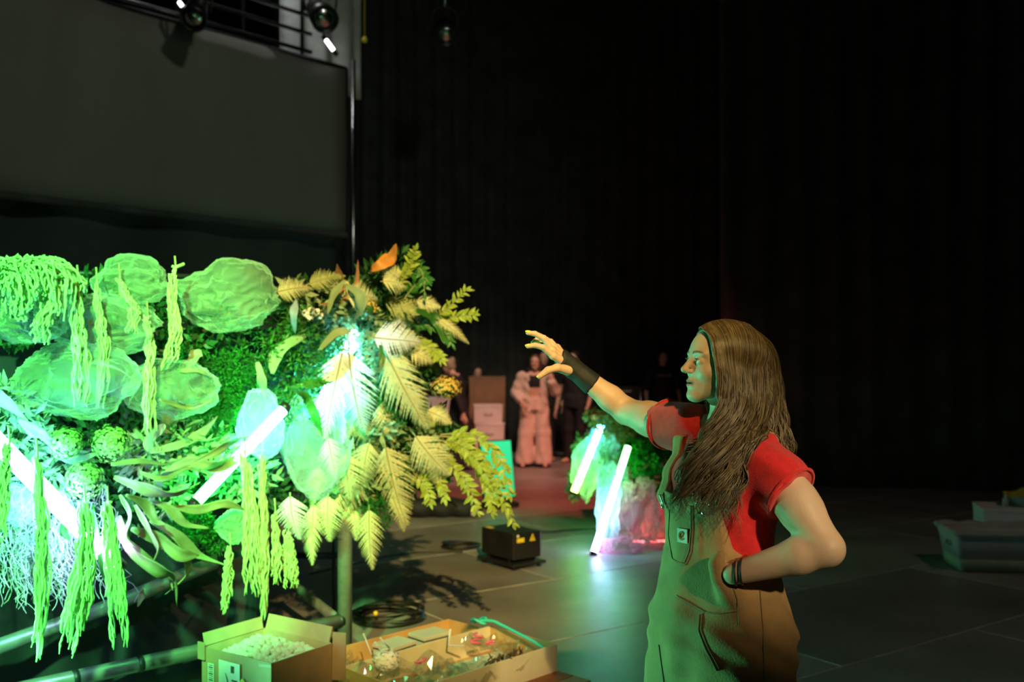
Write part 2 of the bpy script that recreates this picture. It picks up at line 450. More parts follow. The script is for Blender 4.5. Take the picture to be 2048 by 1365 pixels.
# gallery above the screen
gal = empty('gallery_railing', wallpt(0.2, -0.6, 5.1), 'metal gallery railing with glinting rails above the grey screen', 'railing')
for k, z in enumerate((5.16, 5.36, 5.58, 5.80, 6.02)):
    b = MB(); b.tube([wallpt(0.05, -0.55, z), wallpt(7.0, -0.55, z)], 0.026 if k else 0.04, 8); b.build('rail', 'steel', gal)
for t in np.arange(0.15, 7.0, 0.85):
    b = MB(); b.tube([wallpt(t, -0.60, 5.1), wallpt(t, -0.60, 6.15)], 0.024, 6)
    b.box(wallpt(t, -0.60, 5.1), (0.1, 0.1, 0.02)); b.build('post', 'dark_metal', gal)
b = MB(); b.box(wallpt(3.5, -1.1, 5.02), (7.4, 1.2, 0.08), rotz(math.atan2(wd.y, wd.x))); b.build('walkway', 'dark_metal', gal)
b = MB(); b.tube([wallpt(-0.16, 0.0, 0.0), wallpt(-0.16, 0.0, 5.2)], 0.03, 8)
b.build('support_pole', 'steel', label='thin metal pole at the right edge of the grey screen', cat='pole')
d0, d1 = Vector((P(722, 0, 13.4).x, 13.4, 0)), Vector((P(560, 0, 12.6).x, 12.6, 0))
curtain('gallery_drape', d0, d1, 5.05, 8.4, 'pale_drape', 0.34, 0.06, 'pale grey drape hanging behind the gallery railing', 12, 'drape')

def stage_light(loc, target, label, s=1.0, hook=0.9):
    loc = Vector(loc); e = empty('stage_light', loc, label, 'stage light'); d = (Vector(target)-loc).normalized()
    R = d.to_track_quat('Z', 'Y').to_matrix()
    b = MB(); b.lathe(loc, [(0.0, -0.20*s), (0.07*s, -0.20*s), (0.10*s, -0.14*s), (0.10*s, 0.0), (0.12*s, 0.05*s), (0.13*s, 0.20*s), (0.12*s, 0.20*s), (0.10*s, 0.08*s), (0, 0.08*s)], 16, 0, R)
    b.build('lamp_housing', 'lamp_black', e)
    b = MB(); b.lathe(loc, [(0.098*s, 0.16*s), (0.07*s, 0.185*s), (0.03*s, 0.195*s), (0.0, 0.2*s)], 16, 0, R); b.build('lens', 'steel', e)
    b = MB(); x = R @ Vector((1, 0, 0)); a = [loc+x*0.14*s, loc+x*0.15*s+Vector((0,0,0.18*s)), loc+Vector((0,0,0.26*s)), loc-x*0.15*s+Vector((0,0,0.18*s)), loc-x*0.14*s]
    b.tube(spline(a, 14), 0.012*s, 6); b.build('yoke', 'dark_metal', e)
    b = MB(); b.tube([loc+Vector((0,0,0.25*s)), loc+Vector((0,0,hook))], 0.016*s, 8); b.build('hanger', 'steel', e)
    return e
stage_light(P(640, 26, 11.6), P(690, 90, 10.8), 'dark stage light hanging in front of the gallery railing', 1.25, 1.2)
stage_light(P(890, 58, 13.0), P(905, 110, 12.4), 'small stage light hanging alone over the black curtain', 1.1, 1.4)
stage_light(P(392, 22, 9.9), P(378, 60, 9.6), 'dark stage light hanging over the left end of the gallery railing', 1.0, 1.0)
emat('lamp_white', [(0, (1, 0.97, 0.95)), (1, (1, 0.97, 0.95))], 6.0)
def glow_bar(a, bb, r, label, group=None):
    a, bb = Vector(a), Vector(bb); e = empty('work_light', a, label, 'work light', group)
    m = MB(); m.tube([a, bb], r, 10); m.build('lamp_tube', 'lamp_white', e)
    d = (bb-a).normalized(); m = MB(); m.tube([a-d*0.06, a], r*1.3, 10); m.build('lamp_cap', 'dark_metal', e); m = MB(); m.tube([bb, bb+d*0.06], r*1.3, 10); m.build('lamp_cap', 'dark_metal', e); m = MB(); m.tube([a-d*0.05, a-d*0.05+Vector((0, 0.1, 0.25))], 0.012, 6); m.build('hanger', 'dark_metal', e)
glow_bar(P(652, 80, 11.7), P(668, 102, 11.7), 0.022, 'small bright work light tube at the end of the gallery railing')
glow_bar(P(358, 4, 9.8), P(366, 14, 9.8), 0.018, 'small bright work light tube above the left part of the gallery')
mat('yellow_plastic', (0.75, 0.6, 0.05), 0.5)
b = MB(); c = P(729, 80, 12.6); b.lathe(c, [(0, -0.04), (0.03, -0.03), (0.036, 0.01), (0.02, 0.04), (0.0, 0.045)], 12); b.tube([c+Vector((0,0,0.03)), c+Vector((0,0,1.3))], 0.006, 5)
b.build('rope_handle', 'yellow_plastic', origin=c, label='small yellow pull handle dangling beside the gallery', cat='handle')
# unseen spot added to make the gallery rails glint
gl = bpy.data.lights.new('rail_glint_fill', 'SPOT'); gl.energy = 70; gl.color = (1.0, 1.0, 0.97); gl.spot_size = math.radians(100); gl.spot_blend = 0.6; gl.shadow_soft_size = 0.05
go = bpy.data.objects.new('rail_glint_fill', gl); COL.objects.link(go); go.location = wallpt(0.9, -0.25, 7.3); aim(go, wallpt(0.8, -0.75, 5.5))

# ------------------------------------------------------------------ flower booth: materials
mat('amaranth_green', (0.50, 0.74, 0.28), 0.8, var=0.2, scale=30, transl=0.25)
mat('fern_pale', (0.72, 0.74, 0.40), 0.65, var=0.15, scale=9, transl=0.3)
mat('fern_white', (0.86, 0.88, 0.80), 0.65, var=0.08, scale=9, transl=0.3)
mat('fern_olive', (0.42, 0.50, 0.20), 0.65, var=0.25, scale=9, transl=0.3)
mat('fern_stem', (0.30, 0.30, 0.12), 0.6)
mat('leaf_lime', (0.38, 0.52, 0.06), 0.42, var=0.25, scale=12, transl=0.35)
mat('leaf_green', (0.045, 0.21, 0.03), 0.4, var=0.3, scale=12, transl=0.3)
mat('leaf_deep', (0.035, 0.14, 0.035), 0.5, var=0.4, scale=6, transl=0.3)
mat('leaf_sage', (0.28, 0.40, 0.20), 0.6, var=0.2, scale=10, transl=0.25)
mat('leaf_husk', (0.27, 0.29, 0.13), 0.6, var=0.2, scale=14, transl=0.25, stretch=(1, 1, 1))
mat('leaf_orange', (0.72, 0.33, 0.07), 0.5, var=0.2, scale=12, transl=0.3)
mat('leaf_rust', (0.36, 0.17, 0.07), 0.55, var=0.3, scale=12, transl=0.2)
mat('leaf_blue', (0.34, 0.42, 0.55), 0.6, var=0.2, scale=12, transl=0.2)
mat('moss_green', (0.012, 0.18, 0.012), 0.9, var=0.35, scale=8, transl=0.35)
mat('spanish_moss', (0.42, 0.50, 0.40), 0.9, var=0.2)
mat('floret_green', (0.30, 0.52, 0.12), 0.8, var=0.35, scale=60, transl=0.2)
mat('floret_gold', (0.62, 0.45, 0.10), 0.8, var=0.3, scale=60)
mat('floret_white', (0.85, 0.82, 0.76), 0.8, var=0.1)
mat('organza', (0.58, 0.82, 0.50), 0.45, var=0.08, scale=3, transl=0.4, transp=0.78, sheen=0.6, edge=0.15)
mat('organza_clear', (0.80, 0.90, 0.90), 0.4, var=0.06, scale=3, transl=0.45, transp=0.80, sheen=0.6, edge=0.2)
mat('skirt_cloth', (0.010, 0.013, 0.016), 0.6, var=0.3, scale=2)
GREEN, CYAN, ICE, VIO = (0.04, 1.0, 0.10), (0.04, 0.85, 0.60), (0.22, 0.75, 1.0), (0.50, 0.28, 1.0)
LED = 85.0
emat('tube_ice_violet', [(0, VIO), (0.35, ICE), (1, (0.12, 0.80, 0.85))], LED)
emat('tube_green_cyan', [(0, GREEN), (0.55, (0.05, 1.0, 0.28)), (1, (0.08, 1.0, 0.60))], LED)
emat('tube_ice', [(0, CYAN), (1, ICE)], LED*1.3)

# --- where the booth stands: its front runs from near left to far right, corner post at its right end
def Yf(px):
    if px > 690: return 5.0+0.25*(px-690)/340
    k = (px-1024)/FPX; s = (-0.84-5*k)/(1.01-0.96*k); return 5.0-0.96*s
def B(px, py, off=0.0): return P(px, py, Yf(px)-off)
bdir = Vector((1.01, 0.96, 0)).normalized(); bnrm = Vector((0.69, -0.725, 0))     # along the front; out of the front
def bl(s, z, off=0.0):                                  # point on the front line, s metres left of the corner post
    p = Vector((-0.84, 5.0, 0))-bdir*s+bnrm*off; return Vector((p.x, p.y, z))

frame = empty('pipe_frame', bl(0, 0), 'silver pipe frame with black skirt carrying the green-lit flowers', 'frame')
def pipe(name, pts, r, m='pipe_steel', n=14):
    b = MB(); b.tube(pts, r, n); return b.build(name, m, frame)
pipe('post', [bl(0, 0.0), bl(0, 1.75)], 0.037)
pipe('post', [bl(2.4, 0.0), bl(2.4, 1.95)], 0.037)
pipe('post', [bl(0, 0.0, -1.15), bl(0, 1.75, -1.15)], 0.037)
pipe('post', [bl(2.4, 0.0, -1.15), bl(2.4, 1.95, -1.15)], 0.037)
lr = pipe('lower_rail', [bl(0, 0.274), bl(2.4, 0.274)], 0.033)
for s in (1.05, 1.32, 0.03, 2.0):
    b = MB(); b.tube([bl(s-0.012, 0.274), bl(s+0.012, 0.274)], 0.036, 14); b.build('joint_ring', 'dark_metal', lr)
pipe('brace', [B(-90, 1330, 0.03), B(0, 1293, 0.03), B(220, 1213, -0.02), B(430, 1125, -0.06)], 0.031)
pipe('brace', [P(560, 1150, 5.9), P(690, 1252, 5.06)], 0.026)
pipe('top_rail', [B(-90, 540, -0.16), B(690, 562, -0.16)], 0.012, 'dark_metal')
pipe('back_rail', [bl(0, 0.34, -1.15), bl(2.4, 0.34, -1.15)], 0.02, 'dark_metal')
pipe('back_rail', [P(560, 1112, 6.2), P(692, 1112, 6.2)], 0.02, 'dark_metal')
pipe('back_pole', [P(668, 1270, 6.2), P(668, 1010, 6.2)], 0.011, 'dark_metal')
rows = []
for iz in range(8):
    z = 0.02+1.02*iz/7
    rows.append([bl(0.36+(2.1)*i/50, z, -0.16+0.03*math.sin(i*0.9)*(1-iz/9)) for i in range(51)])
b = MB(); b.grid(rows); solidify(b.build('skirt', 'skirt_cloth', frame), 0.004)
b = MB()
for zz in (0.98, 1.9):
    b.tube([bl(0, zz, -0.22), bl(2.4, zz, -0.22)], 0.012, 6)
rows = [[bl(-0.0+2.4*i/10, z, -0.24) for i in range(11)] for z in (0.95, 1.9)]
b.grid(rows); b.build('backing_panel', 'skirt_cloth', frame)
b = MB(); b.box((0, 0, 0), (2.4, 1.15, 0.03)); 
for i in range(len(b.v)):
    v = b.v[i]; q = bl(1.2+v[0], 1.74+v[2], -0.575+v[1]); b.v[i] = (q.x, q.y, q.z)
b.build('table_board', 'dark_metal', frame, smooth=False)

# --- LED tubes
def led_tube(a, bb, m, label, r=0.024, cat='light tube', reverse=False):
    a, bb = Vector(a), Vector(bb); e = empty('light_tube', a, label, cat)
    d = bb-a; ln = d.length; q = d.to_track_quat('Z', 'Y').to_matrix().to_4x4(); q.translation = Vector((0,0,0))
    t = MB(); t.tube([(0,0,0.03+(ln-0.06)*i/8) for i in range(9)], r, 12)
    inst('glowing_tube', t.mesh('glowing_tube', m), q, e)
    for z0, z1 in ((0, 0.03), (ln-0.03, ln)):
        c = MB(); c.tube([(0,0,z0), (0,0,z1)], r*1.12, 12); inst('end_cap', c.mesh('end_cap', 'lamp_black'), q, e)
    return e
led_tube(B(238, 1138, 0.37), B(-70, 818, 0.37), 'tube_ice_violet', 'glowing white-violet light tube slanting at the lower left of the flowers', 0.032)
led_tube(B(383, 1014, 0.26), B(574, 812, 0.24), 'tube_green_cyan', 'glowing green-white light tube slanting in the middle of the flowers')
led_tube(B(622, 850, 0.10), B(716, 655, 0.03), 'tube_ice', 'glowing icy light tube behind the white fern fronds')

# --- leaf meshes shared by many
def leaf_mesh(name, m, wr=0.42, fold=0.12, curl=0.2, n=6):
    b = MB(); rows = []
    for i in range(n+1):
        t = i/n; wd_ = wr*0.5*math.sin(PI*min(1, t**0.8))**0.85*(1 if t < 1 else 0); z = -curl*t*t
        rows.append([(-wd_, t, z+fold*wd_), (0, t, z), (wd_, t, z+fold*wd_)])
    b.grid(rows); return b.mesh(name, m)
LEAF = {}
for mn in ('leaf_lime', 'leaf_green', 'leaf_deep', 'leaf_sage', 'leaf_rust', 'leaf_orange', 'leaf_blue'):
    LEAF[mn] = [leaf_mesh('leaf', mn, 0.45, 0.3, 0.15), leaf_mesh('leaf', mn, 0.38, 0.5, 0.35)]
def frond_meshes(m, droop, seed, pairs=25, wide=0.36):
    """fern frond, unit length along +Y: a stem mesh and a blade mesh of toothed leaflets"""
    r = random.Random(seed); st = MB(); bd = MB()
    cur = lambda t: Vector((0.05*math.sin(2.2*t+seed), t*(1-0.12*droop*t), -droop*t*t*0.55))
    st.tube([cur(i/12) for i in range(13)], [0.011*(1-0.8*i/12)+0.002 for i in range(13)], 5)
    for k in range(pairs):
        t = 0.10+0.88*k/(pairs-1); L_ = 1.22*wide*min(1.0, (t/0.24)**0.55)*(1.02-t)**0.80+0.010
        o = cur(t); tg = (cur(min(1, t+0.02))-cur(t-0.02)).normalized(); nn = Vector((1,0,0)).cross(tg)
        for sd in (-1, 1):
            a = math.radians(66-24*t+r.uniform(-6, 6)); d = Vector((1,0,0))*sd*math.sin(a)+tg*math.cos(a); pw = Vector((1,0,0))*sd*(-math.cos(a))+tg*math.sin(a)
            Ls = L_*r.uniform(0.9, 1.08); wmax = 0.0265*(1-0.45*t); dr = r.uniform(0.3, 0.8); nseg = 11; row = []
            for i in range(nseg+1):
                u = i/nseg; wv = wmax*(1-u**1.6)*(1.0 if i % 2 else 0.50) if i < nseg else 0.0
                c = o+d*(u*Ls)+nn*(-dr*u*u*Ls*0.6)+tg*(0.22*u*u*Ls)
                row.append([c-pw*wv, c+nn*0.004, c+pw*wv])
            bd.grid(row)
    return st.mesh('stem', 'fern_stem'), bd.mesh('blade', m)
FR = {}
for mn in ('fern_pale', 'fern_white', 'fern_olive'):
    FR[mn] = [frond_meshes(mn, d, i, 25, wd_) for i, (d, wd_) in enumerate(((0.25, 0.36), (0.55, 0.40), (0.9, 0.36), (0.4, 0.28)))]
def frond(base, tip, width, m, var, label, group=None, nrm=None, twist=0.0):
    base, tip = Vector(base), Vector(tip)
    n = Vector(nrm) if nrm is not None else (Vector((0.15, -1, 0.35)))
    y = (tip-base).normalized(); n = Quaternion(y, twist) @ n
    e = empty('fern_frond', base, label, 'fern frond', group)
    ln = (tip-base).length; wide = (0.36, 0.40, 0.36, 0.28)[var]
    M = frame_to((0,0,0), tip-base, n, width/(2*wide*0.8))
    s_, b_ = FR[m][var]; inst('stem', s_, M, e); inst('blade', b_, M, e); return e

# --- hanging amaranth
def garland(pts, wpx, label, n=None, seed=0, rad=0.0038, group='hanging amaranth garlands', fray=0.35):
    r = random.Random(seed*13+5); c = [Vector(p) for p in pts]; top = c[0]; wd_ = wpx/FPX*top.y*0.5
    n = n or max(10, int(wpx*0.95)); b = MB()
    for k in range(n):
        a = r.uniform(0, 2*PI); q = math.sqrt(r.random())*wd_; L_ = r.uniform(1-fray, 1.0) if k > 2 else 1.0; t0 = r.uniform(0, 0.12) if r.random() < 0.6 else r.uniform(0.1, 0.5)
        m_ = 34; path = []; w1, w2 = r.uniform(9, 16), r.uniform(0, 6); rr = []
        full = spline(c, 40)
        for i in range(m_):
            u = t0+(L_-t0)*i/(m_-1); p = full[min(39, int(u*39))].lerp(full[min(39, int(u*39)+1)], (u*39) % 1)
            sp = 0.45+0.60*min(1, u*1.5)
            jx = 0.0045*math.sin(w1*u*2+w2)+r.uniform(-0.0018, 0.0018)
            path.append(p+Vector((math.cos(a)*q*sp+jx, math.sin(a)*q*sp+0.5*jx, r.uniform(-0.001, 0.001))))
            rr.append(rad*r.uniform(0.7, 1.25)*(1 if i < m_-2 else 0.6))
        b.tube(path, rr, 5)
    o = b.build('amaranth_garland', 'amaranth_green', origin=top, label=label, cat='garland', group=group)
    st = MB(); st.tube([top+Vector((0, 0.01, 0.05)), top+Vector((0.004, 0.01, 0.0)), top+Vector((0, 0.01, -0.08))], 0.004, 6); st.build('stem', 'fern_stem', o)
    return o
G = [
 ([(152, 556), (154, 640), (163, 720), (160, 815)], 30, 'amaranth garland hanging left of centre before the organza, longest of the upper ones'),
 ([(30, 545), (38, 590), (36, 645)], 26, 'short amaranth garland at the upper left corner under the looped heap'),
 ([(118, 570), (106, 610), (84, 650), (80, 690)], 38, 'thick slanting amaranth garland below the looped heap'),
 ([(190, 560), (198, 640), (206, 700), (196, 818)], 26, 'amaranth garland second from the longest upper one, splayed in its middle'),
 ([(236, 552), (250, 590), (268, 622), (262, 668)], 24, 'amaranth garland bent over the middle organza puff'),
 ([(292, 628), (300, 700), (297, 780), (300, 878)], 22, 'straight amaranth garland hanging over the right of the big organza puff'),
 ([(348, 536), (344, 600), (352, 660), (346, 700), (335, 742)], 24, 'amaranth garland hanging at the left edge of the double organza puff'),
 ([(70, 905), (84, 1040), (84, 1150), (76, 1322)], 30, 'longest amaranth garland hanging at the far lower left'),
 ([(166, 1000), (170, 1100), (158, 1200), (142, 1312)], 50, 'thick amaranth garland hanging across the foot of the violet light tube'),
 ([(212, 1000), (222, 1090), (232, 1180), (238, 1296)], 36, 'amaranth garland hanging right of the foot of the violet light tube'),
 ([(14, 880), (10, 960), (4, 1085)], 22, 'short amaranth garland cut by the left frame edge'),
 ([(458, 1090), (454, 1150), (450, 1228)], 22, 'short thin amaranth garland hanging alone above the shipping box'),
 ([(488, 900), (500, 1020), (503, 1110), (506, 1192)], 36, 'broad amaranth garland hanging below the green light tube'),
 ([(524, 905), (526, 1020), (526, 1120), (524, 1244)], 26, 'long strap-like amaranth garland hanging just behind the shipping box'),
 ([(548, 1020), (552, 1100), (550, 1172)], 22, 'thin amaranth garland next to the long strap-like one'),
 ([(575, 1060), (578, 1120), (580, 1178)], 30, 'shortest amaranth garland hanging before the corner post'),
]
for i, (pp, wp, lb) in enumerate(G):
    off = 0.30 if i not in (7, 8, 9, 10) else 0.44
    garland([B(x, y, off) for x, y in pp], wp, lb, seed=i)
# looped heap on the upper left corner
r = random.Random(4); b = MB()
for k in range(210):
    x0 = r.uniform(-30, 95); x1 = x0+r.uniform(25, 85); top = r.uniform(512, 545)+0.0012*(x0-60)**2*r.uniform(0, 1)
    o1, o2 = r.uniform(0.05, 0.32), r.uniform(0.08, 0.36); e = r.uniform(555, 610)
    x1 = min(x1, 172)
    c = [B(x0, r.uniform(540, 600), o1), B(x0*0.7+x1*0.3, top+4, (o1+o2)/2), B(x0*0.3+x1*0.7, top+6+r.uniform(0, 12), (o1+o2)/2+0.02), B(x1, min(e, 545+(x1-100)*0.3 if x1 > 120 else e), o2), B(x1+r.uniform(-6, 6), e+r.uniform(10, 40), o2)]
    path = [p+Vector((r.uniform(-.004, .004), 0, r.uniform(-.004, .004))) for p in spline(c, 26)]
    b.tube(path, [0.0042*r.uniform(0.7, 1.25) for _ in path], 5)
b.build('amaranth_heap', 'amaranth_green', origin=B(60, 580, 0.2), label='heap of looped amaranth tassels piled on the upper left corner', cat='flower heap')
tw = MB(); c = [B(346, 545, 0.3), B(352, 535, 0.3), B(362, 531, 0.3), B(368, 528, 0.3)]; tw.tube(spline(c, 8), 0.007, 6); tw.tube([B(344, 532, .3), B(352, 538, .3)], 0.006, 6)
tw.build('twig', 'amaranth_green', origin=c[0], label='short knobbly twig sticking up between the organza puffs', cat='twig')

# --- organza puffs
from mathutils import noise as MN
def puff(px, py, rx, ry, off, label, m='organza', seed=0, depth=0.16, crease=0.30, lobes=None, tie=True, nu=120, nv=76):
    PD = Vector((math.sin(seed*1.9), -0.35, math.cos(seed*2.3)+0.4)).normalized(); PX = PD.orthogonal().normalized(); PY = PD.cross(PX)
    c = B(px, py, off); sx = rx/FPX*c.y; sz = ry/FPX*c.y; e = empty('organza_puff', c, label, 'organza'); rows = []
    for i in range(nv+1):
        th = PI*i/nv; row = []
        for j in range(nu):
            ph = 2*PI*j/nu; d = Vector((math.sin(th)*math.cos(ph), math.sin(th)*math.sin(ph), math.cos(th)))
            q = d*1.6+Vector((seed*3.1, seed*1.7, 0)); n1 = MN.noise(q*1.0); rg = 1-abs(MN.noise(q*1.7+Vector((5, 2, 1)))); rg2 = 1-abs(MN.noise(q*3.6)); 
            al = d.dot(PD); be = math.atan2(d.dot(PX), d.dot(PY)); fade = min(1, max(0, (1.0-abs(al))*2.2))
            s_ = 1+0.20*n1-crease*0.35*(1-rg**3)+fade*0.075*(1-abs(math.sin(2.5*be+seed+1.6*MN.noise(q*0.9))))**5+fade*0.05*(1-abs(math.sin(5.5*be+2.4*MN.noise(q*1.1+Vector((2, 7, 1))))))**6+0.03*rg2**12
            if lobes:
                for (a, w_, amp) in lobes:
                    v = Vector((math.cos(a), 0, math.sin(a))); s_ += amp*max(0, d.dot(v)-1+w_)/w_
            row.append(c+Vector((d.x*sx*s_, d.y*depth*s_, d.z*sz*s_)))
        rows.append(row)
    b = MB(); b.grid(rows, 0, True); b.build('organza_cloth', m, e)
    if tie:
        t = MB(); k = c+Vector((-sx*0.2, depth*0.5, sz*0.9)); t.tube([k, k+Vector((0.01, 0, 0.03)), k+Vector((0.03, 0, 0.04))], 0.006, 6); t.build('tie', m, e)
    return e
puff(452, 603, 96, 60, 0.16, 'large double-lobed organza puff on top, right of the twig', seed=1, lobes=[(1.15, 0.35, 0.45), (2.2, 0.3, 0.15)], crease=0.35)
puff(158, 762, 122, 72, 0.16, 'wide milky organza puff resting above the violet light tube', seed=2, crease=0.18)
puff(345, 780, 92, 62, 0.17, 'organza puff in the middle, right of the wide milky one', seed=3)
puff(262, 570, 74, 44, 0.15, 'pointed organza puff on top between heap and twig', seed=4, lobes=[(PI/2, 0.3, 0.5)])
puff(215, 652, 105, 60, 0.13, 'crumpled organza puff behind the upper garlands', seed=5, crease=0.4)
puff(60, 640, 70, 50, 0.10, 'organza puff at the left edge under the looped heap', seed=6)
puff(470, 1052, 36, 34, 0.22, 'small organza puff hanging low beside the broad garland', seed=7, depth=0.08)
puff(628, 890, 68, 105, 0.17, 'tall icy organza puff covering the icy light tube', 'organza_clear', 8, 0.12, 0.25)
puff(522, 850, 46, 66, 0.30, 'small organza puff wrapped round the green light tube', 'organza_clear', 9, 0.07, 0.3)
puff(36, 1010, 34, 44, 0.18, 'small organza scrap under the violet light tube at left edge', 'organza_clear', 10, 0.06)

# --- loose masses nobody could count: moss, backing leaves, hanging wiry moss
def leaf_cloud(name, m, centers, n, size, asp, seed, label, cat, flat=0.5):
    r = np.random.RandomState(seed); C = np.array([tuple(c[0]) for c in centers]); R = np.array([c[1] for c in centers], float); w_ = R**2/np.sum(R**2)
    pick = r.choice(len(C), n, p=w_); d = r.normal(size=(n, 3)); d /= np.linalg.norm(d, axis=1)[:, None]; rad = R[pick]*r.uniform(0.25, 1, n)**0.5
    p = C[pick]+d*rad[:, None]*np.array([1, flat, 1]); g = d*0.6+r.normal(size=(n, 3))*0.7; g[:, 2] -= 0.1; g /= np.linalg.norm(g, axis=1)[:, None]
    q = r.normal(size=(n, 3)); s_ = np.cross(g, q); s_ /= np.linalg.norm(s_, axis=1)[:, None]; nn = np.cross(s_, g)
    L_ = (size*r.uniform(0.6, 1.3, n))[:, None]; W_ = L_*asp*0.5
    V = np.stack([p, p+g*L_*0.5+s_*W_+nn*W_*0.4, p+g*L_, p+g*L_*0.5-s_*W_+nn*W_*0.4], 1).reshape(-1, 3); Fq = np.arange(n*4).reshape(-1, 4)
    og = C.mean(0); o = np_mesh(name, [(V, Fq)], m, origin=og, label=label, cat=cat, kind='stuff'); return o
def blobs(lst, off): return [(B(x, y, off), rr/FPX*Yf(x)) for x, y, rr in lst]
leaf_cloud('moss', 'moss_green', blobs([(432, 760, 55), (470, 735, 40), (420, 835, 50), (380, 720, 34), (455, 800, 40), (500, 790, 36)], 0.12), 5200, 0.022, 0.35, 1, 'bright green feathery moss filling the middle of the flowers', 'moss')
leaf_cloud('moss', 'moss_green', blobs([(395, 1052, 38), (350, 1075, 34), (430, 1085, 26), (372, 1020, 30)], 0.10), 2200, 0.020, 0.35, 2, 'green moss under the foot of the green light tube', 'moss')
leaf_cloud('moss', 'moss_green', blobs([(775, 845, 34), (768, 800, 26), (758, 1025, 34), (800, 960, 30)], 0.05), 1800, 0.020, 0.4, 3, 'green moss between the yellow fern fronds at right', 'moss')
leaf_cloud('foliage_backing', 'leaf_deep', blobs([(40, 640, 60), (60, 840, 70), (150, 860, 70), (240, 840, 70), (330, 850, 70), (360, 690, 60), (420, 650, 60), (300, 950, 60), (230, 1000, 70), (120, 960, 60), (40, 960, 60), (480, 900, 70), (560, 760, 70), (610, 700, 70), (560, 640, 50), (620, 610, 50), (700, 620, 60), (760, 580, 55), (790, 640, 60), (820, 720, 60), (760, 760, 70), (700, 900, 70), (780, 900, 70), (840, 930, 60), (860, 870, 55), (640, 960, 60), (720, 980, 60), (420, 950, 60), (520, 990, 50), (800, 540, 40), (320, 620, 50), (180, 600, 60)], -0.04), 12000, 0.055, 0.42, 5, 'dense dark green backing foliage behind the flowers', 'foliage')
leaf_cloud('foliage_sprays', 'leaf_green', blobs([(600, 760, 50), (640, 740, 40), (580, 690, 45), (560, 820, 40), (620, 830, 35), (660, 700, 40), (520, 700, 40), (700, 760, 30), (600, 650, 40)], 0.14), 2600, 0.030, 0.3, 6, 'fine green sprays around the icy light tube', 'foliage')
leaf_cloud('sage_foliage', 'leaf_sage', blobs([(720, 640, 40), (680, 660, 36), (740, 700, 40), (790, 740, 40), (850, 900, 40), (700, 940, 50), (780, 940, 40), (760, 870, 40), (640, 600, 40), (590, 590, 30)], 0.06), 1500, 0.06, 0.35, 7, 'grey green leaves tucked among the fern fronds', 'foliage')
leaf_cloud('undergrowth', 'leaf_sage', blobs([(60, 870, 50), (110, 930, 40), (290, 920, 50), (350, 900, 60), (420, 900, 50), (470, 960, 40), (330, 990, 40), (20, 800, 40), (60, 960, 50), (520, 950, 30)], 0.12), 1500, 0.065, 0.3, 8, 'pale green leaves tucked around the two slanting light tubes', 'foliage')
r = random.Random(11); b = MB()
for k in range(520):
    x = r.gauss(95, 60); y = r.uniform(960, 1110)
    if x > 235: x = r.uniform(0, 230)
    p = B(max(-40, x), y, r.uniform(0.02, 0.22)); a = r.uniform(0, 6); path = []; L_ = r.uniform(0.10, 0.26); cr = r.uniform(0.006, 0.02); fq = r.uniform(8, 18); dx = r.uniform(-0.4, 0.4)
    for i in range(12):
        u = i/11; path.append(p+Vector((dx*L_*u+cr*math.sin(fq*u+a), cr*math.cos(fq*u+a*2), -L_*u+cr*math.sin(fq*u*0.7+a))))
    b.tube(path, 0.0017, 3, False)
b.build('spanish_moss', 'spanish_moss', origin=B(90, 1040, 0.1), label='wiry grey moss hanging under the violet light tube', cat='moss', kind='stuff')

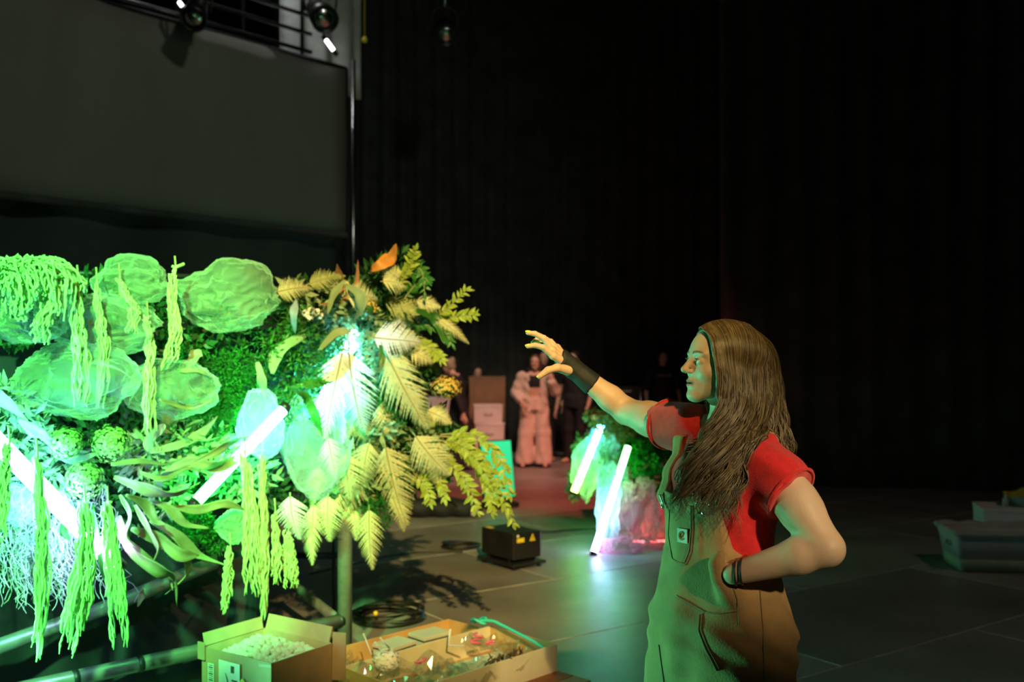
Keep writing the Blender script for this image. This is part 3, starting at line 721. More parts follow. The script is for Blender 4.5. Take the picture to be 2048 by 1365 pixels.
# --- fern fronds
FERNS = [
 ((772, 690), (862, 872), 96, 'fern_pale', 1, 0.20, 'big pale yellow fern frond beside the golden flower head'),
 ((800, 700), (790, 800), 70, 'fern_pale', 0, 0.16, 'yellow fern frond overlapped by the big pale yellow one'),
 ((742, 668), (848, 690), 86, 'fern_white', 2, 0.24, 'bluish white fern frond arching at the upper right'),
 ((690, 590), (770, 590), 76, 'fern_pale', 2, 0.22, 'pale fern frond with drooping leaflets on top of the right end'),
 ((760, 560), (826, 560), 52, 'fern_pale', 2, 0.2, 'small yellow fern frond under the orange leaf'),
 ((872, 636), (942, 690), 30, 'fern_pale', 3, 0.1, 'narrow yellow fern tip pointing out at the far right'),
 ((830, 862), (905, 960), 84, 'fern_pale', 1, 0.2, 'yellow fern frond above the drooping leafy branches'),
 ((880, 880), (888, 990), 66, 'fern_pale', 1, 0.16, 'yellow fern frond hanging among the drooping leafy branches'),
 ((768, 880), (818, 1062), 84, 'fern_pale', 0, 0.14, 'long yellow fern frond hanging right of the corner post'),
 ((700, 900), (702, 1010), 92, 'fern_pale', 1, 0.20, 'wide pale fern frond in front of the top of the corner post'),
 ((628, 1000), (628, 1136), 48, 'fern_pale', 0, 0.22, 'narrow fern frond hanging left of the corner post with a pointed tip'),
 ((662, 985), (656, 1092), 72, 'fern_pale', 1, 0.24, 'broad fern frond hanging just left of the corner post'),
 ((738, 1010), (748, 1146), 58, 'fern_pale', 0, 0.12, 'lowest fern frond hanging right of the corner post'),
 ((784, 990), (806, 1074), 40, 'fern_pale', 3, 0.10, 'small fern frond beside the long hanging yellow one'),
 ((704, 690), (722, 880), 104, 'fern_white', 1, 0.26, 'big white fern frond glowing in the icy light'),
 ((688, 690), (662, 880), 84, 'fern_white', 0, 0.24, 'white fern frond glowing left of the big white one'),
 ((655, 868), (682, 972), 50, 'fern_white', 0, 0.26, 'small white fern frond below the glowing white ones'),
 ((585, 985), (592, 1090), 74, 'fern_white', 1, 0.28, 'pale green fern frond over the broad garlands'),
 ((745, 880), (720, 975), 66, 'fern_pale', 1, 0.2, 'yellow fern frond under the big white one'),
 ((548, 585), (636, 575), 52, 'fern_pale', 3, 0.14, 'dull pale fern frond lying on top beside the double organza puff'),
 ((612, 570), (700, 548), 48, 'fern_olive', 3, 0.1, 'olive fern frond on top, left of the rusty leaves'),
 ((800, 650), (892, 765), 46, 'fern_olive', 3, 0.06, 'narrow olive fern frond pointing down at the golden flower head'),
 ((760, 600), (870, 618), 60, 'fern_olive', 0, 0.02, 'olive fern frond spread under the upper leafy branches'),
 ((770, 640), (852, 596), 56, 'fern_olive', 0, 0.0, 'olive fern frond rising behind the bluish white one'),
 ((780, 560), (852, 600), 40, 'fern_olive', 2, 0.0, 'dark olive fern frond arching behind the orange leaf'),
 ((820, 830), (880, 850), 46, 'fern_olive', 0, 0.05, 'olive fern frond spread above the yellow one at right'),
 ((740, 780), (700, 880), 50, 'fern_olive', 0, 0.05, 'olive fern frond half hidden behind the glowing white ones'),
 ((820, 760), (846, 850), 50, 'fern_pale', 0, 0.05, 'yellow fern frond behind the big pale yellow one'),
 ((730, 940), (690, 1050), 60, 'fern_pale', 0, 0.1, 'pale fern frond hanging behind the wide one at the corner post'),
 ((800, 900), (850, 980), 56, 'fern_olive', 1, 0.06, 'olive fern frond between the long yellow one and the branches'),
]
for i, (a, t, wp, m, v, off, lb) in enumerate(FERNS):
    rr = random.Random(i); base = B(a[0], a[1], off); tip = B(t[0], t[1], off+rr.uniform(-0.02, 0.08))
    frond(base, tip, wp/FPX*base.y, m, v, lb, 'fern fronds on the flower booth', twist=rr.uniform(-0.3, 0.3))

XF = [((700, 560), (650, 600), 46), ((740, 640), (690, 650), 50), ((820, 700), (870, 720), 48), ((850, 820), (900, 850), 52), ((780, 960), (830, 1020), 54), ((690, 960), (660, 1030), 56), ((720, 960), (760, 1060), 56), ((640, 930), (610, 1010), 50), ((760, 800), (800, 880), 60), ((840, 900), (868, 985), 56), ((710, 830), (750, 930), 60), ((800, 560), (770, 530), 40), ((830, 600), (880, 610), 40), ((660, 620), (620, 660), 44), ((870, 880), (940, 950), 50), ((700, 1000), (716, 1080), 46)]
for i, (a, t, wp) in enumerate(XF):
    rr = random.Random(i+200); off = rr.uniform(0.0, 0.14); base = B(a[0], a[1], off)
    frond(base, B(t[0], t[1], off+rr.uniform(0, 0.1)), wp/FPX*base.y, ('fern_pale', 'fern_olive', 'fern_pale')[i % 3], i % 4, 'smaller fern frond half hidden among the larger ones at right', 'smaller fern fronds filling the right end', twist=rr.uniform(-0.5, 0.5))

# --- leafy branches: every leaf its own piece
def branch(pts, label, m='leaf_lime', n=26, size=0.062, seed=0, group='leafy branches at the right end', spread=1.0):
    r = random.Random(seed*7+1); c = spline(pts, 30); e = empty('leafy_branch', pts[0], label, 'branch', group)
    s_ = MB(); s_.tube(c, [0.005*(1-0.7*i/29) for i in range(30)], 5); s_.build('stem', 'fern_stem', e)
    o = wloc(e)
    for k in range(n):
        u = 0.15+0.85*(k+1)/n; i = min(28, int(u*29)); p = c[i]; tg = (c[i+1]-c[i]).normalized()
        sd = Vector((0.2, -1, 0.1)).cross(tg).normalized()*(1 if k % 2 else -1)
        d = tg*r.uniform(0.6, 1.1)+sd*r.uniform(0.5, 1.0)*spread+Vector((r.uniform(-.3, .3), r.uniform(-.5, .3), r.uniform(-.25, .15)))
        if k == n-1: d = tg
        L_ = size*r.uniform(0.75, 1.2)*(1.0 if u < 0.85 else 0.8); nn = Vector((r.uniform(-.6, .6), -1, r.uniform(-.2, .8)))
        inst('leaf', r.choice(LEAF[m]), frame_to(p-o, p-o+d.normalized()*L_, nn), e)
    return e
BR = [
 ([(868, 872), (935, 885), (990, 960), (1030, 1058)], 34, 'outermost leafy branch drooping to a pointed tip over the black projector'),
 ([(865, 885), (930, 905), (975, 970), (985, 1030)], 32, 'leafy branch drooping second from the pointed tip'),
 ([(860, 880), (920, 890), (960, 930), (1000, 1000)], 30, 'leafy branch drooping across the turquoise monitor'),
 ([(850, 900), (900, 930), (935, 970), (958, 1030)], 26, 'leafy branch drooping innermost at lower right'),
 ([(880, 870), (950, 870), (1000, 920), (1022, 1000)], 30, 'topmost of the drooping leafy branches at lower right'),
 ([(850, 930), (880, 960), (890, 1000)], 14, 'short leafy sprig under the drooping branches'),
 ([(820, 940), (850, 970), (862, 1010)], 12, 'short leafy sprig right of the long hanging fern'),
 ([(830, 660), (868, 640), (900, 612), (936, 578)], 24, 'leafy branch pointing up at the far right end'),
 ([(845, 660), (885, 640), (920, 632), (952, 630)], 20, 'leafy branch pointing straight out at the far right end'),
 ([(790, 600), (806, 560), (822, 528), (832, 498)], 22, 'leafy branch standing tallest beside the orange leaf'),
 ([(800, 610), (826, 575), (846, 555), (858, 566)], 20, 'leafy branch curving over right of the tallest one'),
 ([(800, 560), (820, 545), (842, 540), (850, 590)], 18, 'leafy branch hooked behind the tallest one'),
 ([(815, 680), (850, 690), (870, 705), (885, 722)], 20, 'leafy branch pointing down above the golden flower head'),
 ([(810, 640), (850, 650), (885, 660), (905, 690)], 18, 'leafy branch half hidden under the far right fern tip'),
]
for i, (pp, n, lb) in enumerate(BR):
    off = 0.06 if i < 7 else 0.0
    branch([B(x, y, off+0.05*j) for j, (x, y) in enumerate(pp)], lb, 'leaf_lime' if i not in (10, 11, 13) else 'leaf_green', int(n*1.35), 0.052 if i < 7 else 0.046, i, spread=1.25)

# --- single large leaves and husks
def strap_leaf(pts, wpx, m, label, group=None, twist=0.0, cup=0.35, seed=0, name='leaf_blade', wave=0.15, t0=0.25):
    c = spline(pts, 18); b = MB(); rows = []; wd_ = wpx/FPX*pts[0].y*0.5; r = random.Random(seed)
    a = Vector((0, -1, 0.3)); ph = r.uniform(0, 6)
    for i in range(18):
        u = i/17; tg = (c[min(17, i+1)]-c[max(0, i-1)]).normalized(); nn = (a-tg*a.dot(tg)).normalized(); nn = Quaternion(tg, twist*u+r.uniform(-.05, .05)) @ nn; sd = tg.cross(nn)
        w_ = wd_*max(0.03, math.sin(PI*(0.06+0.94*u))**0.7)*(1+wave*math.sin(u*11+ph))
        row = []
        for q in (-1, -0.5, 0, 0.5, 1):
            row.append(c[i]+sd*(q*w_)+nn*(cup*w_*q*q+0.15*w_*math.sin(u*14+ph)*q))
        rows.append(row)
    b.grid(rows); o = b.build(name, m, origin=pts[0], label=label, cat='leaf', group=group); solidify(o, 0.0015)
    rb = MB(); rb.tube([p+Vector((0, 0.003, 0)) for p in c[:15]], [0.003*(1-0.05*i) for i in range(15)], 4); rb.build('midrib', m, o)
    return o
LV = [
 ([(545, 748), (552, 715), (575, 690), (618, 668)], 26, 'leaf_sage', 0.2, 'curved grey green leaf left of the icy light tube'),
 ([(600, 772), (640, 766), (680, 748), (716, 700)], 24, 'leaf_green', 0.22, 'dark green leaf crossing in front of the white fern fronds'),
 ([(592, 785), (615, 800), (630, 830), (646, 875)], 22, 'leaf_green', 0.30, 'long green leaf pointing down over the icy organza puff'),
 ([(515, 725), (524, 760), (530, 800)], 18, 'leaf_sage', 0.3, 'light green leaf hanging above the green light tube'),
 ([(640, 700), (672, 668), (706, 664)], 18, 'leaf_sage', 0.28, 'pale leaf lying above the white fern fronds'),
 ([(592, 600), (588, 630), (590, 668)], 16, 'leaf_blue', 0.24, 'bluish grey leaf hanging near the small white flowers'),
 ([(640, 610), (690, 600), (712, 570), (716, 520)], 10, 'leaf_rust', 0.1, 'narrow rusty leaf standing up left of the orange leaf'),
 ([(742, 540), (762, 530), (782, 515), (792, 488)], 26, 'leaf_orange', 0.12, 'orange leaf standing up on top of the right end'),
 ([(680, 600), (684, 575), (678, 545), (674, 528)], 14, 'leaf_rust', 0.1, 'rusty curled leaf on top near the olive fern'),
 ([(690, 570), (720, 590), (722, 620), (708, 640)], 22, 'leaf_sage', 0.25, 'grey green leaf hanging under the pale top fern'),
 ([(690, 560), (668, 590), (655, 630)], 16, 'leaf_sage', 0.2, 'narrow leaf hanging under the olive top fern'),
 ([(760, 690), (764, 720), (758, 748)], 12, 'leaf_green', 0.26, 'small dark leaf left of the big pale yellow fern'),
 ([(830, 620), (870, 640), (890, 690)], 22, 'leaf_green', 0.1, 'green leaf pointing down at the far right end'),
 # lower left husks
 ([(238, 1032), (262, 1100), (320, 1140), (352, 1160), (354, 1215)], 34, 'leaf_husk', 0.36, 'long curling husk leaf at lower left with hooked tip'),
 ([(236, 1070), (290, 1120), (330, 1150), (346, 1182)], 30, 'leaf_husk', 0.30, 'curling husk leaf behind the hooked one'),
 ([(262, 1058), (320, 1080), (360, 1110), (398, 1112)], 34, 'leaf_husk', 0.32, 'broad husk leaf right of the hooked one'),
 ([(300, 1040), (350, 1070), (390, 1110), (462, 1136)], 30, 'leaf_husk', 0.26, 'husk leaf pointing right at the short thin garland'),
 ([(228, 955), (290, 975), (350, 985), (400, 965)], 34, 'leaf_husk', 0.32, 'husk leaf lying level under the green flower heads'),
 ([(222, 930), (280, 925), (330, 932), (372, 915)], 22, 'leaf_husk', 0.28, 'narrow husk leaf right of the green flower heads'),
 ([(252, 990), (290, 1010), (312, 1045), (330, 1050)], 24, 'leaf_husk', 0.34, 'short folded husk leaf above the broad one'),
 ([(186, 1010), (196, 1080), (206, 1140), (224, 1188)], 15, 'leaf_green', 0.40, 'dark narrow blade crossing the foot of the violet light tube'),
 ([(300, 905), (360, 890), (400, 870), (436, 832)], 20, 'leaf_sage', 0.22, 'long leaf rising toward the green moss'),
 ([(316, 960), (380, 925), (440, 935), (505, 898)], 30, 'leaf_husk', 0.24, 'broad pale leaf lying left of the green light tube'),
 ([(345, 1015), (400, 1020), (450, 1008), (490, 1020)], 24, 'leaf_husk', 0.30, 'pale leaf lying under the foot of the green light tube'),
 ([(130, 985), (136, 1030), (128, 1060), (140, 1082)], 20, 'leaf_green', 0.34, 'dark curled leaf across the middle of the violet light tube'),
 ([(-30, 760), (0, 790), (30, 815), (56, 842)], 36, 'leaf_husk', 0.28, 'thick pale stalk end at the left edge above the violet light tube'),
 ([(36, 840), (70, 862), (100, 880), (112, 888)], 24, 'leaf_sage', 0.28, 'bluish green stalk below the thick pale one'),
 ([(200, 905), (150, 920), (100, 900), (62, 905)], 18, 'leaf_sage', 0.2, 'leaf lying between the two upper green flower heads'),
 ([(330, 850), (300, 885), (330, 910)], 26, 'leaf_sage', 0.2, 'crumpled leaf under the middle organza puff'),
 ([(440, 880), (410, 905), (380, 912), (350, 940)], 24, 'leaf_sage', 0.16, 'crumpled leaf left of the upper end of the green light tube'),
 ([(300, 1000), (340, 1020), (372, 1050), (420, 1058)], 22, 'leaf_husk', 0.30, 'twisted husk leaf above the one pointing right'),
 ([(270, 1010), (300, 1060), (318, 1100), (300, 1140)], 20, 'leaf_husk', 0.38, 'narrow husk leaf hanging across the broad one'),
 ([(240, 990), (262, 1030), (255, 1070), (270, 1096)], 18, 'leaf_husk', 0.42, 'short narrow husk leaf nearest the foot of the violet light tube'),
 ([(330, 1080), (370, 1120), (372, 1150), (330, 1190)], 18, 'leaf_husk', 0.30, 'thin husk leaf bending back under the hooked one'),
 ([(380, 930), (430, 905), (470, 880), (500, 872)], 20, 'leaf_husk', 0.34, 'narrow pale leaf along the upper side of the green light tube'),
 ([(280, 945), (330, 960), (380, 940), (440, 960)], 20, 'leaf_husk', 0.38, 'narrow husk leaf crossing the level one'),
 ([(290, 1180), (285, 1190), (275, 1215)], 18, 'leaf_husk', 0.24, 'small folded husk tip hanging below the hooked leaf'),
 ([(400, 700), (390, 715), (376, 740)], 26, 'leaf_sage', 0.22, 'pale leaf hanging under the double organza puff'),
 ([(318, 800), (380, 815), (425, 800)], 14, 'leaf_husk', 0.34, 'thin pale leaf lying across the middle organza puff'),
 ([(360, 742), (395, 745), (428, 758)], 18, 'leaf_husk', 0.32, 'thin folded leaf on top of the middle organza puff'),
]
for i, (pp, wp, m, off, lb) in enumerate(LV):
    rr = random.Random(i+50); husk = m == 'leaf_husk'
    strap_leaf([B(x, y, off+rr.uniform(-0.03, 0.05)) for x, y in pp], wp*(0.8 if husk else 1), m, lb, None, rr.uniform(-2.4, 2.4) if husk else rr.uniform(-0.6, 0.6), 0.5 if husk else 0.25, i, 'husk_leaf' if husk else 'large_leaf')

# --- flower heads
def flower_head(c, R_, m, n, label, seed, flat=1.0, fs=0.0068, stem_to=None):
    r = random.Random(seed); e = empty('flower_cluster', c, label, 'flower'); b = MB()
    for k in range(n):
        d = Vector((r.gauss(0, 1), r.gauss(0, 1)-0.4, r.gauss(0, 1)+0.3)).normalized(); q = R_*r.uniform(0.78, 1.08)*(1+0.10*math.sin(9*d.x+3)*math.sin(8*d.z)); p = Vector(c)+Vector((d.x*q, d.y*q, d.z*q*flat))
        x = d.orthogonal().normalized(); y = d.cross(x); a0 = r.uniform(0, PI)
        s_ = fs*r.uniform(0.7, 1.3)
        for j in range(4):
            a = a0+j*PI/2; u = x*math.cos(a)+y*math.sin(a); v = x*math.cos(a+0.8)+y*math.sin(a+0.8); w_ = x*math.cos(a-0.8)+y*math.sin(a-0.8)
            b.add([p, p+v*s_*0.7+d*s_*0.25, p+u*s_*1.15+d*s_*0.1, p+w_*s_*0.7+d*s_*0.25], [(0,1,2,3)])
    b.build('florets', m, e)
    k = MB(); st = Vector(stem_to) if stem_to is not None else Vector(c)+Vector((0.02, 0.2, -0.02))
    k.tube(spline([Vector(c), Vector(c).lerp(st, 0.5)+Vector((0, 0, -0.01)), st], 8), 0.004, 5); k.lathe(Vector(c), [(0, -R_*0.75*flat), (R_*0.6, -R_*0.4*flat), (R_*0.78, 0), (R_*0.6, R_*0.4*flat), (0, R_*0.7*flat)], 12); k.build('stem', 'leaf_deep', e)
    return e
pxm = lambda v, x: v/FPX*Yf(x)
flower_head(B(132, 888, 0.26), pxm(30, 132), 'floret_green', 420, 'round green flower head nearest the violet light tube, left of two', 1)
flower_head(B(222, 890, 0.26), pxm(34, 222), 'floret_green', 480, 'largest round green flower head, right of two in the upper pair', 2)
flower_head(B(168, 962, 0.28), pxm(34, 168), 'floret_green', 460, 'round green flower head below the upper pair', 3)
flower_head(B(892, 776, 0.10), pxm(30, 892), 'floret_gold', 320, 'golden brown flower head sticking out at the right', 4, 0.75, 0.0065, B(840, 760, 0.05))
flower_head(B(736, 616, 0.20), pxm(22, 736), 'floret_gold', 90, 'small yellow flower head under the pale top fern', 5)
for i, (x, y) in enumerate(((612, 628), (622, 622), (634, 624), (640, 632), (618, 636))):
    flower_head(B(x, y, 0.24), pxm(6, x), 'floret_white', 14, 'tiny white flower in the cluster below the dull top fern', 20+i, 1.0, 0.008)['group'] = 'tiny white flowers'
# green fill added out of frame to brighten the front of the booth
spot('green_booth_fill', (-1.25, -0.5, 3.7), B(120, 870, 0.0), (0.16, 1.0, 0.24), 4400, 25, 0.4, 0.1)

# ------------------------------------------------------------------ people: shared pieces
mat('skin', (0.66, 0.45, 0.33), 0.5, var=0.06, scale=14, bump=0.05, bscale=120, spec=0.35)
def tint_skin():
    nt = MATS['skin'].node_tree; N = nt.nodes; L = nt.links; b = next(n for n in N if n.type == 'BSDF_PRINCIPLED'); src = b.inputs['Base Color'].links[0].from_socket
    at = N.new('ShaderNodeAttribute'); at.attribute_name = 'tint'; sp = N.new('ShaderNodeSeparateColor'); L.new(at.outputs['Color'], sp.inputs[0])
    for ch, c in zip(('Red', 'Green', 'Blue'), ((0.50, 0.19, 0.16), (0.10, 0.065, 0.035), (0.05, 0.015, 0.012))):
        mx = N.new('ShaderNodeMix'); mx.data_type = 'RGBA'; mx.inputs['B'].default_value = (*c, 1); L.new(sp.outputs[ch], mx.inputs['Factor']); L.new(src, mx.inputs['A']); src = mx.outputs['Result']
    L.new(src, b.inputs['Base Color'])
tint_skin()
def tint_head(o, O, R, s=1.0):
    """lips, brows and the dark of the mouth as soft skin pigment"""
    me = o.data; n = len(me.vertices); V = np.empty(n*3, np.float32); me.vertices.foreach_get('co', V); V = V.reshape(-1, 3).astype(float)+np.array(wloc(o))
    q = (V-np.array(O, float)) @ R/(0.01*s); x, y, z = q.T; ay = np.abs(y); st = lambda v, w_: np.clip(v/w_+0.5, 0, 1)
    lipz = 0.95-0.22*ay
    lip = st(lipz-np.abs(z+6.05), 0.25)*st(2.2-ay, 0.3)*(x > 6.5)
    bz = 2.05+0.35*np.sin((ay-1.0)*0.75); brow = st(0.36-0.045*(ay-1)-np.abs(z-bz), 0.25)*st(ay-1.1, 0.4)*st(4.9-ay, 0.5)*(x > 4.5)
    dark = st(0.13-np.abs(z+6.03), 0.15)*st(1.9-ay, 0.3)*(x > 6.5)*st(9.1-x, 0.3)
    a = me.attributes.new('tint', 'FLOAT_COLOR', 'POINT'); C = np.stack([lip, brow*0.85, dark, np.ones(n)], 1).astype(np.float32); a.data.foreach_set('color', C.ravel())
mat('lip', (0.46, 0.17, 0.14), 0.35, var=0.1)
mat('brow', (0.10, 0.065, 0.035), 0.8)
mat('eye_white', (0.80, 0.78, 0.74), 0.15, var=0.03)
mat('iris', (0.06, 0.08, 0.08), 0.1, var=0.3)
mat('mouth_dark', (0.05, 0.015, 0.012), 0.6)
mat('teeth', (0.8, 0.78, 0.7), 0.3, var=0.03)
mat('nail_yellow', (0.80, 0.70, 0.12), 0.25, var=0.05)
mat('hair_brown', (0.095, 0.062, 0.032), 0.42, var=0.3, scale=40, spec=0.6)
mat('hair_blond', (0.23, 0.165, 0.088), 0.40, var=0.25, scale=40, spec=0.6)
mat('hair_dark', (0.03, 0.022, 0.016), 0.45, var=0.3, spec=0.5)
mat('shirt_red', (0.72, 0.022, 0.028), 0.85, var=0.14, scale=50, bump=0.2, bscale=300, sheen=0.3, spec=0.2)
mat('canvas_tan', (0.42, 0.25, 0.115), 0.85, var=0.16, scale=14, bump=0.22, bscale=220, sheen=0.1, spec=0.2)
mat('stitch', (0.30, 0.19, 0.10), 0.8)
mat('brace_black', (0.010, 0.012, 0.014), 0.7, var=0.3, scale=60)
mat('band_dark', (0.03, 0.022, 0.02), 0.5)
mat('gold', (0.75, 0.52, 0.16), 0.25, 1.0)
mat('patch_white', (0.78, 0.76, 0.70), 0.8, var=0.05)
mat('patch_mark', (0.42, 0.30, 0.10), 0.8, var=0.05)
mat('boot_brown', (0.07, 0.04, 0.025), 0.6)

def axes(yaw_dir, pitch=0.0, roll=0.0):
    """columns: forward, left, up"""
    f = Vector((yaw_dir[0], yaw_dir[1], 0)).normalized(); l = Vector((-f.y, f.x, 0)); u = Vector((0, 0, 1))
    q = Quaternion(l, -pitch); f = q @ f; u = q @ u
    q = Quaternion(f, roll); l = q @ l; u = q @ u
    return np.array([[f[i], l[i], u[i]] for i in range(3)])
def head_into(F, O, R, s=1.0, fine=True):
    c = 0.01*s; O = np.array(O, float); pt = lambda x, y, z: O+R @ (np.array([x, y, z])*c)
    E_ = lambda x, y, z, r, k=1.0, op='add': F.ell(pt(x, y, z), [q*c for q in r], R, k*c, op)
    C_ = lambda a, b, ra, rb, k=1.0, op='add': F.cone(pt(*a), pt(*b), ra*c, rb*c, k*c, op)
    E_(-1.2, 0, 3.2, (9.3, 7.1, 7.4), 1)
    E_(3.0, 0, 0.6, (5.6, 5.9, 7.2), 2.0)                   # forehead and face front
    E_(3.2, 0, -4.4, (5.0, 5.2, 5.6), 2.0)
    for y in (-1, 1):
        C_((-0.6, 5.0*y, -4.4), (6.2, 1.4*y, -9.1), 1.6, 1.4, 2.4)     # jaw
        E_(4.7, 3.9*y, -2.9, (2.7, 2.1, 2.0), 1.6)                      # cheek
        E_(6.9, 2.7*y, 1.9, (1.25, 2.5, 0.85), 1.2)                     # brow ridge
    E_(7.0, 0, -9.3, (1.7, 1.9, 1.45), 1.6)                             # chin
    E_(6.6, 0, -6.2, (2.1, 2.8, 1.9), 1.2)                              # mouth mound
    for y in (-1, 1): E_(9.0, 3.1*y, 0.0, (1.7, 1.75, 1.15), 1.0, 'sub')   # sockets
    for y in (-1, 1): E_(7.05, 3.15*y, 0.0, (1.42, 1.55, 1.36), 0.35)      # lids
    C_((7.9, 0, 0.9), (10.25, 0, -2.45), 0.72, 0.80, 0.9)               # nose
    E_(10.15, 0, -2.65, (0.95, 0.85, 0.80), 0.5)
    for y in (-1, 1): E_(9.15, 1.05*y, -2.95, (0.95, 0.62, 0.66), 0.45)
    if fine:
        for y in (-1, 1): E_(9.55, 0.62*y, -3.45, (0.55, 0.30, 0.32), 0.2, 'sub')
        for y in (-1, 1): E_(8.55, 3.30*y, -0.02, (0.85, 1.18, 0.40), 0.15, 'sub')   # opening between the lids
    E_(8.15, 0, -5.50, (0.95, 1.9, 0.50), 0.6)                          # upper lip
    E_(8.05, 0, -6.60, (0.95, 1.65, 0.60), 0.6)                         # lower lip
    if fine: E_(9.1, 0, -6.05, (1.2, 2.0, 0.20), 0.25, 'sub')            # open mouth line
    for y in (-1, 1):                                                   # ears
        E_(-0.9, 7.0*y, -1.2, (1.6, 0.6, 2.9), 0.5)
    return pt
def hand_into(F, wrist, mcps, fingers, thumb, k=0.006, pr=0.013):
    """palm from the wrist to the knuckles, each finger its own tapered chain rooted in the palm"""
    for a in mcps: F.cone(wrist, a, pr*1.25, pr*0.86, k*1.6)
    for a, b in zip(mcps[:-1], mcps[1:]): F.cone(a, b, pr*0.86, pr*0.86, k)
    for ch, r0 in fingers:
        for i in range(len(ch)-1): F.cone(ch[i], ch[i+1], r0*(1-0.10*i), r0*(1-0.10*(i+1)), 0.003)
    for i in range(len(thumb)-1): F.cone(thumb[i], thumb[i+1], (0.0165, 0.0120, 0.0105)[i], (0.0120, 0.0105, 0.0085)[i], 0.006)

# ------------------------------------------------------------------ the woman in overalls
WB = Vector((0.565, 2.70, 0.0))
woman = empty('person', WB, 'woman in red t-shirt and tan overalls with outstretched hand in black wrist brace', 'person')
fv = Vector((-0.85, -0.53, 0)).normalized(); lv = Vector((-fv.y, fv.x, 0)); f2, l2 = (fv.x, fv.y), (lv.x, lv.y)
Ls = Vector((0.668, 2.560, 1.318)); Le = P(1652, 1098, 2.44); Lw = P(1466, 1149, 2.50)
Rs = Vector((0.478, 2.845, 1.392)); Re = P(1253, 823, 3.08); Rw = P(1146, 737, 3.08)
TORSO = [(0.80, .565, 2.70, .120, .165), (0.92, .565, 2.70, .130, .172), (1.05, .566, 2.70, .108, .142), (1.15, .567, 2.70, .112, .146), (1.24, .568, 2.70, .122, .152), (1.285, .572, 2.70, .116, .158), (1.335, .580, 2.70, .092, .156), (1.38, .588, 2.70, .068, .110), (1.43, .592, 2.70, .052, .058)]
HO = Vector((0.563, 2.690, 1.580)); HR = axes((-0.975, -0.222), math.radians(5))
bf = Field((0.05, 2.28, 0.80), (0.86, 3.22, 1.56), 0.006)
bf.loft(TORSO, f2, l2, 0.02)
bf.cone((0.600, 2.705, 1.37), HO+Vector((0.02, 0.005, -0.03)), 0.056, 0.052, 0.03)          # neck
bf.cone(Ls+Vector((-0.03, 0.05, -0.008)), Ls, 0.050, 0.050, 0.02); bf.cone(Rs+Vector((0.03, -0.06, 0.0)), Rs, 0.06, 0.055, 0.03)
bf.cone(Ls, Ls.lerp(Le, 0.55), 0.050, 0.054, 0.02); bf.cone(Ls.lerp(Le, 0.45), Le, 0.055, 0.044, 0.02)
bf.cone(Le, Le.lerp(Lw, 0.3), 0.044, 0.045, 0.015); bf.cone(Le.lerp(Lw, 0.3), Lw, 0.045, 0.027, 0.015)
bf.cone(Rs, Rs.lerp(Re, 0.55), 0.053, 0.050, 0.02); bf.cone(Rs.lerp(Re, 0.5), Re, 0.050, 0.040, 0.02)
bf.cone(Re, Re.lerp(Rw, 0.3), 0.040, 0.039, 0.015); bf.cone(Re.lerp(Rw, 0.3), Rw, 0.039, 0.0255, 0.015)
gb = bf.geo(2)
hf = Field(tuple(np.array(HO)-np.array((0.15, 0.13, 0.135))), tuple(np.array(HO)+np.array((0.15, 0.13, 0.145))), 0.0024)
hpt = head_into(hf, HO, HR)
hf.cone(HO+Vector((0.022, 0.005, -0.04)), (0.596, 2.705, 1.40), 0.052, 0.054, 0.02)
gh = hf.geo(1)
# right hand, reaching
q = lambda x, y, Y: P(x, y, Y)
hw = q(1140, 731, 3.075)
mc = [q(1106, 712, 3.035), q(1104, 702, 3.055), q(1108, 697, 3.080), q(1114, 696, 3.10)]
FI = [([mc[0], q(1086, 695, 3.02), q(1070, 691, 3.015), q(1056, 693, 3.01)], 0.0102),
      ([mc[1], q(1088, 677, 3.045), q(1070, 668, 3.04), q(1056, 666, 3.035)], 0.0104),
      ([mc[2], q(1093, 680, 3.08), q(1078, 676, 3.085), q(1068, 684, 3.085)], 0.0098),
      ([mc[3], q(1102, 683, 3.115), q(1090, 678, 3.12), q(1080, 684, 3.12)], 0.0082)]
TH = [q(1136, 741, 3.055), q(1114, 736, 3.025), q(1096, 741, 3.01), q(1079, 753, 3.005)]
rf = Field((0.02, 2.96, 1.48), (0.24, 3.16, 1.72), 0.0022, 0.03)
hand_into(rf, hw, mc, FI, TH)
gr = rf.geo(1)
# left hand tucked in at the hip
lf = Field((0.40, 2.42, 0.92), (0.64, 2.72, 1.14), 0.0035, 0.03)
d = Vector((-0.42, 0.88, -0.22)).normalized(); up = Vector((0.1, -0.2, 1)); up = (up-d*up.dot(d)).normalized()
lm = [Lw+d*0.075+up*(0.027-0.018*i)+Vector((0, 0.015, 0)) for i in range(4)]
lfi = [([m_, m_+d*0.028+Vector((0, 0.014, -0.012)), m_+d*0.042+Vector((0, 0.026, -0.030)), m_+d*0.046+Vector((0, 0.034, -0.046))], 0.0088) for m_ in lm]
hand_into(lf, Lw, lm, lfi, [Lw+d*0.02+up*0.012, Lw+d*0.05+up*0.02, Lw+d*0.075+up*0.025, Lw+d*0.095+up*0.026])
gl_ = lf.geo(1)
